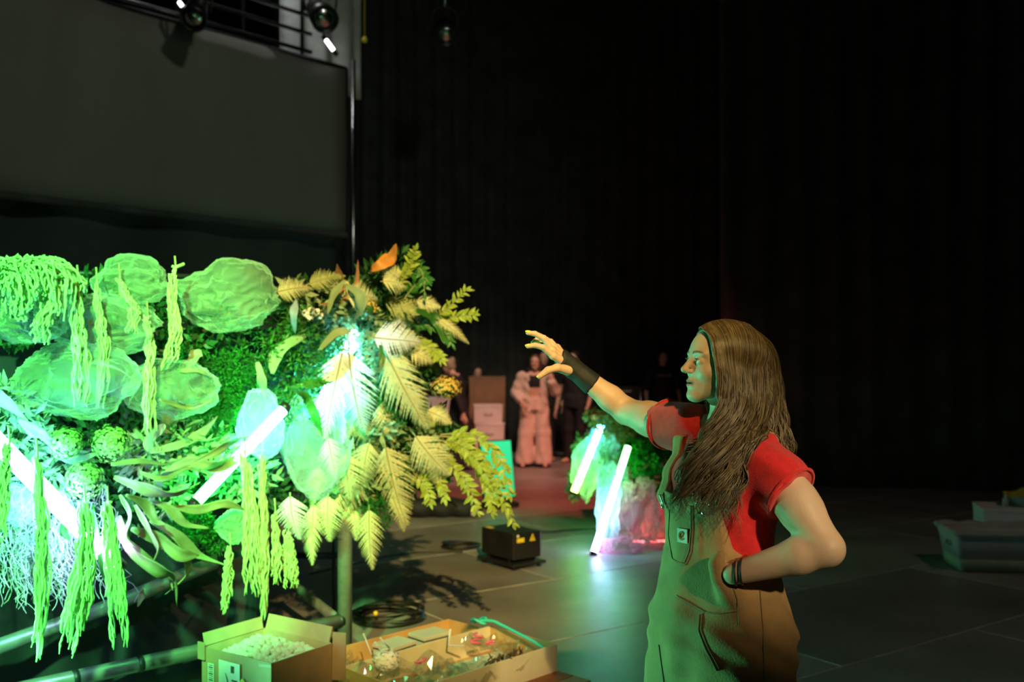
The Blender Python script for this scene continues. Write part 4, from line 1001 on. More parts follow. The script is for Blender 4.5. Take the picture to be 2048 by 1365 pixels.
# eyes, nails
for y in (-1, 1):
    c = Vector(hpt(7.05, 3.15*y, 0.0)); r_ = 0.0129
    g = Vector(HR @ np.array([0.93, 0.18*(-1)+0.25*y*0, 0.03])).normalized(); Rq = g.to_track_quat('Z', 'Y').to_matrix()
    e = MB(); prof = [(r_*math.sin(a), r_*math.cos(a)) for a in np.linspace(PI, 0.46, 12)]; e.lathe(c, prof, 18, 0, Rq)
    prof = [(r_*math.sin(a), r_*math.cos(a)) for a in np.linspace(0.46, 0.0, 5)]; e.lathe(c, prof, 18, 1, Rq)
    e.build('eye', ['eye_white', 'iris'], woman)
    lsh = MB(); n_ = 9                                      # lashes along the upper lid
    for i in range(n_):
        a = -0.9+1.8*i/(n_-1); p = Vector(hpt(8.15-0.35*a*a, 3.2*y+1.15*math.sin(a), 0.34-0.10*a*a)); p2 = p+Vector(HR @ np.array([0.006, 0.002*a, 0.003])); lsh.tube([p, p.lerp(p2, .6)+Vector((0,0,-0.0006)), p2], [0.0007, 0.0005, 0.0002], 4)
    lsh.build('eyelashes', 'brow', woman)
for ch, r0 in FI+[(TH, 0.0105)]:
    a, b_ = ch[-2], ch[-1]; dd = (b_-a).normalized(); nn = Vector((0.0, -0.55, 0.85)); nn = (nn-dd*nn.dot(dd)).normalized(); sd = dd.cross(nn); rr = r0*0.72
    m_ = MB(); rows = []
    for i in range(6):
        u = i/5; c = b_+dd*(-0.005+0.0145*u)+nn*(rr*1.02-0.002*u*u)
        w_ = rr*0.72*(1-0.55*max(0, u-0.6)/0.4*u); rows.append([c+sd*(w_*t)-nn*(0.35*rr*t*t) for t in (-1, -0.5, 0, 0.5, 1)])
    m_.grid(rows); solidify(m_.build('nail', 'nail_yellow', woman), 0.0009)

# t-shirt
def capcone(F, a, b, ra, rb, k, grow=0.0, cut0=False, cut1=True):
    a_, b_ = np.array(a, float), np.array(b, float); ba = b_-a_; L_ = np.linalg.norm(ba); n = ba/L_
    def fn(X, Y, Z):
        px, py, pz = X-a_[0], Y-a_[1], Z-a_[2]; h = px*n[0]+py*n[1]+pz*n[2]; t = np.clip(h/L_, 0, 1)
        dx, dy, dz = px-t*ba[0], py-t*ba[1], pz-t*ba[2]; dd = np.sqrt(dx*dx+dy*dy+dz*dz)-(ra+(rb-ra)*t)
        if cut1: dd = np.maximum(dd, h-L_)
        if cut0: dd = np.maximum(dd, -h)
        return dd
    r_ = max(ra, rb); F.func(np.minimum(a_, b_)-r_, np.maximum(a_, b_)+r_, fn, k)
sf = Field((0.36, 2.36, 0.98), (0.84, 3.06, 1.47), 0.005)
sf.loft([s_ for s_ in TORSO if 1.0 < s_[0] < 1.42], f2, l2, 0.02, grow=0.013)
LS0, LH = Ls+Vector((-0.03, 0.045, 0.005)), Ls.lerp(Le, 0.36)+Vector((0.004, 0, 0)); capcone(sf, LS0, LH, 0.080, 0.078, 0.03)
RS0, RH = Rs+Vector((0.03, -0.055, 0.0)), Rs.lerp(Re, 0.25); capcone(sf, RS0, RH, 0.076, 0.069, 0.03)
sf.ripple(lambda X, Y, Z: 0.0062*np.sin(34*(X*0.6+Y*0.5)+26*Z+2.5*np.sin(9*Z))*np.sin(17*Z-20*X+1.0)+0.0014*np.sin(90*X+60*Z+3*np.sin(20*Y)))
sf.cone((0.590, 2.695, 1.375), (0.575, 2.68, 1.50), 0.070, 0.085, 0.01, 'sub')                # neckline
sf.ell((0.545, 2.672, 1.375), (0.05, 0.065, 0.05), None, 0.01, 'sub')
gs_ = sf.geo(2); np_mesh('t_shirt', [gs_], 'shirt_red', woman)
from mathutils.bvhtree import BVHTree
stree = BVHTree.FromPolygons([tuple(v) for v in gs_[0]], [tuple(int(i) for i in f_) for f_ in gs_[1]])
dl, dr = (LH-LS0).normalized(), (RH-RS0).normalized()
for i, v in enumerate(gb[0]):                 # the skin stays under the shirt
    p = Vector(v)
    if p.z > 1.345 and (p-Vector((0.592, 2.695, p.z))).length < 0.085: continue
    if (p-LH).dot(dl) > -0.004 and (p-LH).length < 0.35 and p.y < 2.60 and p.x > 0.6: continue
    if (p-RH).dot(dr) > -0.004 and p.y > 2.80: continue
    if p.z < 1.06: continue
    h = stree.find_nearest(p)
    if h[0] is not None and h[3] < 0.05 and (p-h[0]).dot(h[1]) > -0.005: gb[0][i] = np.array(h[0]-h[1]*0.006)
tint_head(np_mesh('body', [gb, gh, gr, gl_], 'skin', woman), HO, HR)
def ring(c, dirv, r, tr, name, m, par, squash=None):
    dirv = Vector(dirv).normalized(); x = dirv.orthogonal().normalized(); y = dirv.cross(x)
    b = MB(); b.tube([Vector(c)+x*r*math.cos(2*PI*i/28)+y*r*math.sin(2*PI*i/28) for i in range(28)], tr, 6, closed=True); return b.build(name, m, par)
ring(LH.lerp(LS0, 0.05), LH-LS0, 0.0765, 0.0045, 'sleeve_hem', 'shirt_red', woman)
ring(RH.lerp(RS0, 0.09), RH-RS0, 0.0705, 0.005, 'sleeve_hem', 'shirt_red', woman)

# overalls
of = Field((0.27, 2.36, 0.02), (0.86, 3.06, 1.42), 0.0062)
HIP = [(0.72, .560, 2.70, .130, .165), (0.80, .564, 2.70, .160, .185), (0.87, .570, 2.70, .176, .198), (0.965, .559, 2.70, .152, .184), (1.02, .560, 2.70, .142, .174), (1.075, .562, 2.70, .136, .168)]
of.loft(HIP, f2, l2, 0.02)
of.cone((0.605, 2.62, 0.86), (0.612, 2.60, 0.48), 0.146, 0.118, 0.03); of.cone((0.612, 2.60, 0.48), (0.615, 2.61, 0.10), 0.118, 0.10, 0.02)
of.cone((0.512, 2.78, 0.86), (0.470, 2.80, 0.48), 0.132, 0.112, 0.03); of.cone((0.470, 2.80, 0.48), (0.455, 2.81, 0.10), 0.112, 0.098, 0.02)
TT = [s_ for s_ in TORSO if 0.9 < s_[0] < 1.36]
def bibcut(u, v, Z, X, Y):
    vm = 0.118-0.10*np.maximum(0, Z-1.10)+0.9*np.maximum(0, 1.10-Z)
    front = np.maximum(np.maximum(-u+0.01, np.abs(v)-vm), Z-1.235)
    back = np.maximum(np.maximum(u+0.01, np.abs(v)-vm*0.9+0.02), Z-1.20)
    return np.minimum(front, back)
of.loft(TT, f2, l2, 0.008, grow=0.026, cut=bibcut)
of.loft(TT, f2, l2, 0.0, grow=0.030, cut=lambda u, v, Z, X, Y: np.maximum(np.maximum(-u, np.abs(v)-0.062+0.25*np.maximum(0, 1.055-Z)), np.maximum(Z-1.185, 1.025-Z)))     # bib pocket
of.loft(TT, f2, l2, 0.0, grow=0.031, cut=lambda u, v, Z, X, Y: np.maximum(np.maximum(-u, np.abs(v)-0.110), np.maximum(Z-1.235, 1.205-Z)))     # bib hem band
for a_, b_ in (((1442, 1108), (1434, 1130)), ((1434, 1130), (1438, 1160)), ((1438, 1160), (1456, 1190)), ((1456, 1190), (1480, 1206))): of.cone(P(*a_, 2.515), P(*b_, 2.522), 0.013, 0.013, 0.03)
of.ripple(lambda X, Y, Z: 0.0034*np.sin(26*X-30*Y+5*np.sin(4.5*Z)+15*Z)*np.sin(7*Z+20*Y)+0.0036*np.sin(52*(X+0.4*Y)+34*Z+4*np.sin(15*Z))*np.clip((1.22-Z)*4, 0, 1))
go_ = of.geo(2)
over = np_mesh('overalls', [go_], 'canvas_tan', woman)
from mathutils.bvhtree import BVHTree
ob_t = BVHTree.FromPolygons([tuple(v) for v in go_[0]], [tuple(int(i) for i in f_) for f_ in go_[1]])
def on_surf(tree, px, py, lift=0.002):
    o = Vector((0, 0, CH)); d_ = (P(px, py, 3.0)-o).normalized(); h = tree.ray_cast(o, d_)
    if h[0] is None: h = tree.find_nearest(P(px, py, 2.55))
    nn = h[1] if h[1].dot(d_) < 0 else -h[1]
    return h[0]+nn*lift, nn
def seam(pts, name='seam', r_=0.0022, m='stitch', tree=None):
    c = []
    for i in range(len(pts)-1):
        for j in range(6): u = j/6; c.append((pts[i][0]*(1-u)+pts[i+1][0]*u, pts[i][1]*(1-u)+pts[i+1][1]*u))
    c.append(pts[-1]); b = MB(); b.tube([on_surf(tree or ob_t, x, y, 0.0008)[0] for x, y in c], r_, 5); return b.build(name, m, over)
seam([(1352, 1192), (1380, 1208), (1412, 1226)]); seam([(1404, 1228), (1402, 1260), (1418, 1300), (1440, 1340)]); seam([(1399, 1230), (1397, 1262), (1413, 1303), (1434, 1342)])
seam([(1455, 1128), (1464, 1170), (1474, 1200), (1478, 1250)]); seam([(1412, 1226), (1440, 1228), (1474, 1222)])
seam([(1386, 1012), (1386, 1060), (1382, 1105), (1372, 1130), (1352, 1124)]); seam([(1382, 1012), (1382, 1060), (1378, 1103), (1369, 1125)])
seam([(1340, 1020), (1337, 1070), (1345, 1118), (1356, 1126)])
seam([(1318, 1290), (1322, 1320), (1328, 1364)]); seam([(1520, 1180), (1526, 1260), (1528, 1360)], r_=0.0016)
# sewn patch with its ring-shaped mark
pc, pn = on_surf(ob_t, 1366, 1072, 0.003); up = (Vector((0, 0, 1))-pn*pn.z).normalized(); sx = up.cross(pn)
pe = empty('logo_patch', (0, 0, 0)); pe.parent = over; pe.location = pc-wloc(over)
Rp = Matrix((sx, up, pn)).transposed()
b = MB(); b.box(pc, (0.034, 0.037, 0.002), Rp); b.build('patch_cloth', 'patch_white', pe, smooth=False)
b = MB(); ang = [0.7+(2*PI-1.4)*i/20 for i in range(21)]
b.tube([pc+pn*0.0014+sx*(0.0085*math.cos(a)-0.0*a)+up*0.0092*math.sin(a) for a in ang], [0.0018+0.0022*math.sin(PI*i/20) for i in range(21)], 6)
b.tube([pc+pn*0.0014+sx*0.006+up*0.006, pc+pn*0.0014+sx*0.001+up*0.001, pc+pn*0.0014+sx*0.003-up*0.004], [0.0012, 0.003, 0.0008], 6); b.build('patch_mark', 'patch_mark', pe)
# straps with buckles
def tree_of(*gs):
    vs, fs, o = [], [], 0
    for V, F_ in gs: vs += [tuple(v) for v in V]; fs += [tuple(int(i)+o for i in f_) for f_ in F_]; o += len(V)
    return BVHTree.FromPolygons(vs, fs)
wear = tree_of(gs_, go_)
def push_out(p, lift, tree=None):
    h = (tree or wear).find_nearest(p)
    if h[0] is None: return p
    if (p-h[0]).dot(h[1]) < lift: return h[0]+h[1]*lift
    return p
for sgn in (1, -1):
    a = WB+fv*0.150+lv*0.088*sgn+Vector((0, 0, 1.19)); sh = Vector((0.580, 2.70, 0))+lv*0.100*sgn; pts = [a, Vector((0.573, 2.70, 0))+fv*0.135+lv*0.094*sgn+Vector((0, 0, 1.28)), sh+fv*0.075+Vector((0, 0, 1.37)), sh+Vector((0, 0, 1.40)), sh-fv*0.085+Vector((0, 0, 1.36)), WB-fv*0.145+lv*0.06*sgn+Vector((0, 0, 1.17))]
    c = []
    for p in spline(pts, 26):
        h = wear.find_nearest(p); c.append(h[0]+h[1]*0.004)
    b = MB(); rows = [[push_out(p+lv*w_, 0.003) for w_ in (-0.017, -0.006, 0.006, 0.017)] for p in c]
    b.grid(rows); solidify(b.build('strap', 'canvas_tan', over), 0.004)
    h = wear.find_nearest(a+Vector((0, 0, 0.01))); nn = h[1]; ce = h[0]+nn*0.008; uu = (Vector((0, 0, 1))-nn*nn.z).normalized(); ss = uu.cross(nn)
    b = MB(); b.tube([ce+ss*x+uu*z for x, z in ((-.016, -.014), (.016, -.014), (.018, .018), (-.018, .018))], 0.0022, 6, closed=True)
    b.lathe(ce+nn*0.002-uu*0.014, [(0, -0.002), (0.008, -0.002), (0.008, 0.002), (0, 0.003)], 12, 0, nn.to_track_quat('Z', 'Y').to_matrix()); b.build('buckle', 'steel', over)
# boots
for c0, tip in (((0.615, 2.61), (0.52, 2.545)), ((0.455, 2.81), (0.35, 2.75))):
    bt = Field((min(c0[0], tip[0])-0.12, min(c0[1], tip[1])-0.12, -0.005), (max(c0[0], tip[0])+0.12, max(c0[1], tip[1])+0.12, 0.22), 0.01)
    bt.cone((*c0, 0.20), (*c0, 0.05), 0.055, 0.05, 0.02); bt.cone((c0[0]+0.02, c0[1]+0.01, 0.042), (*tip, 0.036), 0.042, 0.036, 0.03)
    bt.func((-1, 0, -0.1), (2, 4, 0.0), lambda X, Y, Z: Z, 0.0, 'sub'); np_mesh('boot', [bt.geo(1)], 'boot_brown', woman)

# wrist brace
wf = Field((0.06, 2.96, 1.44), (0.32, 3.18, 1.72), 0.0032, 0.03)
en = Re.lerp(Rw, 0.62); capcone(wf, Rw, en, 0.0300, 0.0365, 0.01); palm = hw.lerp(mc[1].lerp(mc[2], 0.5), 0.62)
capcone(wf, Rw, palm, 0.030, 0.026, 0.012); pk = hw.lerp(mc[0], 0.55); pz = hw.lerp(mc[3], 0.55)
capcone(wf, hw, pk, 0.024, 0.0185, 0.01); capcone(wf, hw, pz, 0.022, 0.0175, 0.01)
wf.ripple(lambda X, Y, Z: 0.0010*np.sin(150*X+120*Z)*np.sin(60*Z))
np_mesh('wrist_brace', [wf.geo(2)], 'brace_black', woman)
for t_, r_ in ((0.965, 0.0285), (0.90, 0.0310)):
    ring(Le.lerp(Lw, t_), Vector(Lw-Le)+Vector((0, 0.03, 0.06)), r_, 0.0035, 'bracelet', 'band_dark', woman)
# necklace
b = MB(); c = spline([P(1444, 842, 2.640), P(1428, 858, 2.600), P(1412, 872, 2.585), P(1400, 862, 2.64)], 16); b.tube(c, 0.0012, 4)
for i in range(7): b.lathe(P(1413+1.0*math.sin(i*2), 873+3.6*i, 2.578-0.001*i), [(0, -0.0032), (0.003, -0.0015), (0.003, 0.0015), (0, 0.0032)], 8)
b.build('necklace', 'gold', woman)

# hair: a close cap under many separate locks
cap = Field(tuple(np.array(HO)-np.array((0.15, 0.13, 0.16))), tuple(np.array(HO)+np.array((0.15, 0.13, 0.15))), 0.004)
cap.ell(hpt(-1.3, 0, 3.3), (0.102, 0.081, 0.082), HR, 0.01); cap.ell(hpt(-3.0, 0, -3.5), (0.075, 0.076, 0.10), HR, 0.03)
cap.ell(hpt(10.5, 0, -2.5), (0.085, 0.088, 0.125), HR, 0.01, 'sub')
np_mesh('hair_cap', [cap.geo(2)], 'hair_brown', woman)
LV0 = [  # locks of the near side, front ones: (front px, py, Y) and (back px, py, Y) at each level from parting to tips
 ((1404, 656, 2.685), (1498, 650, 2.745)), ((1421, 676, 2.615), (1532, 690, 2.700)), ((1429, 720, 2.598), (1540, 740, 2.690)), ((1436, 770, 2.590), (1542, 800, 2.670)),
 ((1433, 822, 2.575), (1534, 850, 2.620)), ((1408, 870, 2.545), (1516, 893, 2.560)), ((1376, 930, 2.515), (1494, 945, 2.530)), ((1350, 985, 2.500), (1476, 1005, 2.515)), ((1343, 1035, 2.500), (1462, 1072, 2.510))]
BACK = [((1470, 648, 2.72), (1498, 650, 2.75)), ((1525, 688, 2.69), (1546, 692, 2.745)), ((1530, 740, 2.67), (1562, 745, 2.745)), ((1532, 800, 2.655), (1568, 800, 2.745)), ((1528, 850, 2.64), (1576, 850, 2.745)), ((1532, 895, 2.63), (1588, 900, 2.75)), ((1545, 930, 2.65), (1598, 950, 2.76))]
FAR = [((1404, 656, 2.690), (1490, 650, 2.76)), ((1400, 672, 2.76), (1530, 690, 2.80)), ((1412, 740, 2.785), (1545, 750, 2.82)), ((1416, 800, 2.785), (1550, 820, 2.83)), ((1404, 850, 2.735), (1560, 870, 2.83)), ((1396, 900, 2.690), (1570, 920, 2.82)), ((1372, 960, 2.63), (1560, 960, 2.81)), ((1352, 1010, 2.57), (1550, 990, 2.80))]
CAPE = [(np.array(hpt(-1.3, 0, 3.3)), np.array((0.102, 0.081, 0.082))), (np.array(hpt(-3.0, 0, -3.5)), np.array((0.075, 0.076, 0.10)))]
def off_head(p, lift):
    for c_, rd in CAPE:
        q_ = ((np.array(p)-c_) @ HR)/(rd+lift); n_ = float(np.sqrt(q_ @ q_))
        if n_ < 1: p = Vector(c_+HR @ (q_/max(n_, 1e-4)*(rd+lift)))
    return p
def locks(levels, n, seed, bulge, mats, lmin=0.72, rad=0.0026, uspan=(0, 1), wavy=1.0):
    r = random.Random(seed); out = [MB() for _ in mats]; K = len(levels)
    NC = max(8, int(n/14)); cl = [(uspan[0]+(uspan[1]-uspan[0])*(k+r.random())/NC, r.uniform(0, 6.3), r.uniform(24, 36), r.uniform(0.008, 0.020), r.uniform(lmin, 1.02), r.random()) for k in range(NC)]
    for k in range(n):
        cu, w1, fq, am, cln, lay0 = cl[k % NC]; sp = r.gauss(0, 0.030); lay = min(1, max(0, lay0+r.gauss(0, 0.25))); ln = min(1.0, cln*r.uniform(0.86, 1.03))
        ctrl = []
        for i, (a, b_) in enumerate(levels):
            s_ = i/(K-1); uu = min(1, max(0, cu+sp*(1.3-0.75*s_)))
            x = a[0]*(1-uu)+b_[0]*uu; y = a[1]*(1-uu)+b_[1]*uu; Y = a[2]*(1-uu)+b_[2]*uu
            Y -= bulge*math.sin(PI*uu)*(math.sin(PI*min(1, 0.12+s_*1.2)) if s_ < 0.75 else 0.7)
            Y += 0.020*lay*(1 if i else 0)
            if i == 0: y -= 4*math.sin(PI*uu)
            ctrl.append(P(x, y, Y))
        c = spline(ctrl, 46); m_ = max(6, int(46*ln)); ph = r.gauss(0, 0.35); path = []; rr = []
        fly = r.random() < 0.06; jx, jz = r.gauss(0, 0.012 if fly else 0.003), r.gauss(0, 0.004)
        for i in range(m_):
            s_ = i/45; g = max(0, s_-0.25)
            p = c[i]+Vector((wavy*am*g*1.7*math.sin(fq*s_+w1+ph)+jx*g*2, wavy*am*g*1.1*math.cos(fq*s_+w1+ph), jz*g))
            p = off_head(p, 0.003+0.008*(1-lay)*min(1, s_*6))
            if s_ > 0.3: p = push_out(p, 0.004+0.012*(1-lay))
            path.append(p); rr.append(rad*(0.8+0.4*r.random())*(1.0 if s_ < ln*0.7 else max(0.12, 1-(s_-ln*0.7)/(ln*0.3))))
        out[r.choices(range(len(mats)), [m2[1] for m2 in mats])[0]].tube(path, rr, 4, False)
    return out
HM = [('hair_brown', 0.55), ('hair_blond', 0.45)]
hm_obj = [MB(), MB()]
for lv_, n_, sd_, bu_, lm_, us in ((LV0, 1050, 1, 0.035, 0.76, (0, 1)), (BACK, 420, 8, 0.01, 0.85, (0, 1)), (LV0, 200, 5, 0.03, 0.85, (0, 0.25)), (FAR, 460, 2, -0.03, 0.75, (0, 1)), (FAR, 140, 3, -0.02, 0.8, (0, 0.2))):
    for t_, o_ in zip(hm_obj, locks(lv_, n_, sd_, bu_, HM, lm_, 0.0021, us, 0.45 if lv_ is BACK else 0.9)): t_.add(o_.v, o_.f)
tag(hm_obj[0].build('hair', 'hair_brown', woman), kind='stuff'); tag(hm_obj[1].build('hair_highlights', 'hair_blond', woman), kind='stuff')

# ------------------------------------------------------------------ people at the back
mat('dress_black', (0.012, 0.014, 0.016), 0.8, var=0.3)
mat('jacket_cream', (0.62, 0.56, 0.47), 0.85, var=0.12, scale=8)
mat('pants_cream', (0.66, 0.55, 0.46), 0.85, var=0.12, scale=8)
mat('top_black', (0.008, 0.010, 0.010), 0.8)
mat('shirt_dark', (0.018, 0.022, 0.024), 0.85)
mat('hair_pale', (0.36, 0.29, 0.18), 0.5, var=0.2)
mat('print_grey', (0.30, 0.32, 0.31), 0.8)
mat('sandal', (0.30, 0.20, 0.15), 0.7)
class Fig:
    """standing figure: local axes forward, left, up from the point between its feet"""
    def __init__(s, base, yaw, H, label, group='people at the back of the stage'):
        s.b = Vector((base[0], base[1], 0)); s.f = Vector((math.cos(yaw), math.sin(yaw), 0)); s.l = Vector((-s.f.y, s.f.x, 0)); s.k = H/1.68
        s.e = empty('person', s.b, label, 'person', group); s.f2 = (s.f.x, s.f.y); s.l2 = (s.l.x, s.l.y); s.H = H
    def p(s, f, l, z): return s.b+(s.f*f+s.l*l+Vector((0, 0, z)))*s.k
    def field(s, h=0.013, r=0.75): return Field((s.b.x-r, s.b.y-r, 0.0), (s.b.x+r, s.b.y+r, s.H+0.12), h, 0.06)
    def torso(s, F, secs, grow=0.0, k=0.02, cut=None):
        F.loft([((z)*s.k, *(s.p(cf, cl, 0)[:2]), a*s.k, w_*s.k) for z, cf, cl, a, w_ in secs], s.f2, s.l2, k, grow=grow, cut=cut)
    def limb(s, F, pts, rad, k=0.02):
        for i in range(len(pts)-1): F.cone(s.p(*pts[i]), s.p(*pts[i+1]), rad[i]*s.k, rad[i+1]*s.k, k)
    def hand(s, F, w_, d, n):
        w_ = s.p(*w_); d = (s.f*d[0]+s.l*d[1]+Vector((0, 0, d[2]))).normalized(); n = (s.f*n[0]+s.l*n[1]+Vector((0, 0, n[2]))); n = (n-d*n.dot(d)).normalized(); sd = d.cross(n); k = s.k
        m_ = [w_+d*0.085*k+sd*(0.026-0.018*i)*k for i in range(4)]
        fi = [([a, a+d*0.035*k-n*0.006*k, a+d*0.06*k-n*0.02*k, a+d*(0.078-0.01*abs(i-1.2))*k-n*0.036*k], 0.0098*k) for i, a in enumerate(m_)]
        hand_into(F, w_, m_, fi, [w_+d*0.02*k+sd*0.02*k, w_+d*0.05*k+sd*0.045*k, w_+d*0.075*k+sd*0.05*k, w_+d*0.09*k+sd*0.045*k])
    def head(s, at, yaw, pitch=0.0, roll=0.0, hair='hair_brown', style='long'):
        O = s.p(*at); R = axes((math.cos(yaw), math.sin(yaw)), pitch, roll)
        F = Field(tuple(np.array(O)-0.17), tuple(np.array(O)+0.17), 0.007, 0.04); pt = head_into(F, O, R, s.k, False); s.pt = pt
        F.cone(pt(-2, 0, -5), pt(-3.0, 0, -15), 0.05*s.k, 0.052*s.k, 0.02); g = F.geo(1); s.headgeo = (g, O, R)
        for y in (-1, 1):
            e = MB(); c = Vector(pt(7.6, 3.1*y, 0.0)); e.lathe(c, [(0, -0.009), (0.008, -0.005), (0.010, 0), (0.008, 0.005), (0, 0.009)], 8); e.build('eye', 'iris', s.e)
        C = Field(tuple(np.array(O)-0.24), tuple(np.array(O)+0.2), 0.010, 0.05); cc = 0.01*s.k
        C.ell(pt(-1.6, 0, 3.4), [10.1*cc, 8.2*cc, 8.3*cc], R, 0.01)
        if style == 'long': C.ell(pt(-3.8, 0, -6), [6.8*cc, 8.2*cc, 13*cc], R, 0.03)
        elif style == 'bun': C.ell(pt(-8.5, 0, 7.5), [4.5*cc]*3, R, 0.02); C.ell(pt(-3.5, 0, -2), [6.6*cc, 7.6*cc, 7*cc], R, 0.02)
        else: C.ell(pt(-3.5, 0, -1), [6.5*cc, 7.5*cc, 7*cc], R, 0.02)
        C.ell(pt(9.8, 0, -3.2), [8.2*cc, 9.5*cc, 11.5*cc], R, 0.008, 'sub'); C.ripple(lambda X, Y, Z: 0.004*np.sin(130*X+60*Y+8*np.sin(20*Z)))
        np_mesh('hair', [C.geo(1)], hair, s.e)
    def body(s, F): tint_head(np_mesh('body', [F.geo(1), s.headgeo[0]], 'skin', s.e), s.headgeo[1], s.headgeo[2], s.k)
    def wear(s, name, F, m, smooth=1): return np_mesh(name, [F.geo(smooth)], m, s.e)
TS = [(0.86, 0, 0, .11, .165), (0.96, 0, 0, .11, .165), (1.06, 0, 0, .09, .13), (1.18, 0, 0, .105, .145), (1.28, 0, 0, .105, .165), (1.36, 0, 0, .08, .16), (1.42, 0, 0, .05, .07)]
DN = -PI/2

# woman in the open cream jacket, facing the camera
b0 = floorP(1069, 934); g = Fig((b0.x, b0.y), DN, 1.63, 'woman in open cream jacket, black crop top and wide cream trousers at the back')
F = g.field(); g.torso(F, TS); g.limb(F, [(0, .20, 1.35), (.02, .30, 1.12), (.14, .24, 1.28)], [.045, .040, .03]); g.limb(F, [(0, -.20, 1.35), (-.01, -.27, 1.10), (.16, -.20, .98)], [.045, .040, .03])
g.hand(F, (.14, .24, 1.28), (.2, -.3, 1), (1, 0, 0)); g.hand(F, (.16, -.20, .98), (.5, .5, -.6), (1, -.4, 0)); g.limb(F, [(0, .10, .9), (0, .12, .5), (-.02, .12, .09)], [.08, .06, .04]); g.limb(F, [(0, -.10, .9), (.0, -.13, .5), (-.02, -.14, .09)], [.08, .06, .04])
for y in (.12, -.14): g.limb(F, [(-.05, y, .05), (.15, y*1.3, .035)], [.04, .032])
g.head((0.03, 0.01, 1.555), DN-0.1, 0, 0, 'hair_brown', 'long'); g.body(F)
F = g.field(); g.torso(F, [t for t in TS if 1.1 < t[0] < 1.37], 0.012); g.wear('crop_top', F, 'top_black')
F = g.field(); g.torso(F, [(0.84, 0, 0, .13, .185), (0.93, 0, 0, .125, .178), (1.03, 0, 0, .11, .15)]); g.limb(F, [(0, .10, .86), (.02, .12, .5), (.03, .13, .09)], [.11, .115, .135], .03); g.limb(F, [(0, -.10, .86), (.01, -.13, .5), (.02, -.15, .09)], [.11, .115, .135], .03)
F.ripple(lambda X, Y, Z: 0.006*np.sin(45*X+5*np.sin(4*Z))); F.func((-20, 0, -.1), (20, 30, .05), lambda X, Y, Z: Z-0.05, 0, 'sub'); g.wear('trousers', F, 'pants_cream')
F = g.field(); g.torso(F, [(0.80, -.01, 0, .15, .21), (1.0, -.01, 0, .14, .20), (1.2, -.01, 0, .135, .20), (1.34, 0, 0, .11, .19), (1.41, 0, 0, .06, .09)], cut=lambda u, v, Z, X, Y: np.maximum(0.02-np.abs(v)+0.055, -1)*(u > 0)-1*(u <= 0))
g.limb(F, [(0, .19, 1.35), (.02, .31, 1.12), (.12, .25, 1.25)], [.075, .078, .065]); g.limb(F, [(0, -.19, 1.35), (-.01, -.28, 1.10), (.12, -.22, 1.0)], [.075, .078, .065]); F.ripple(lambda X, Y, Z: 0.006*np.sin(40*Z+30*X)*np.sin(22*X)); g.wear('jacket', F, 'jacket_cream')

# woman in a black dress turned to the left
g = Fig((P(918, 900, 14.0).x, 14.0), PI-0.25, 1.60, 'woman in long black dress leaning to the left before the white boxes')
F = g.field(); g.torso(F, [(z, f_+0.10*max(0, z-1.0), l_, a, w_) for z, f_, l_, a, w_ in TS]); g.limb(F, [(.02, .20, 1.33), (-.06, .26, 1.06), (-.16, .30, .84)], [.045, .038, .028]); g.limb(F, [(.05, -.19, 1.33), (.24, -.2, 1.2), (.44, -.1, 1.25)], [.045, .038, .028])
g.hand(F, (-.16, .30, .84), (-.3, .1, -1), (0, 1, 0)); g.hand(F, (.44, -.1, 1.25), (1, .1, .1), (0, 0, 1)); g.limb(F, [(0, .09, .8), (0, .09, .08)], [.07, .04]); g.limb(F, [(0, -.09, .8), (0, -.09, .08)], [.07, .04])
for y in (.09, -.09): g.limb(F, [(-.04, y, .04), (.14, y, .035)], [.04, .032])
g.head((0.16, 0.0, 1.52), PI-0.35, -0.35, 0.1, 'hair_pale', 'bun'); g.body(F)
F = g.field(); g.torso(F, [(0.10, 0, 0, .26, .27), (0.5, 0, 0, .20, .22), (0.86, 0, 0, .135, .185), (1.06, .01, 0, .10, .142), (1.28, .03, 0, .115, .172), (1.36, .04, 0, .085, .16), (1.41, .04, 0, .05, .075)], .008); g.limb(F, [(.02, .20, 1.33), (-.06, .26, 1.06), (-.15, .295, .87)], [.058, .05, .042]); g.limb(F, [(.05, -.19, 1.33), (.24, -.2, 1.2), (.40, -.12, 1.24)], [.058, .05, .042]); F.ripple(lambda X, Y, Z: 0.005*np.sin(40*X+25*Y+3*np.sin(4*Z))); g.wear('dress', F, 'dress_black')

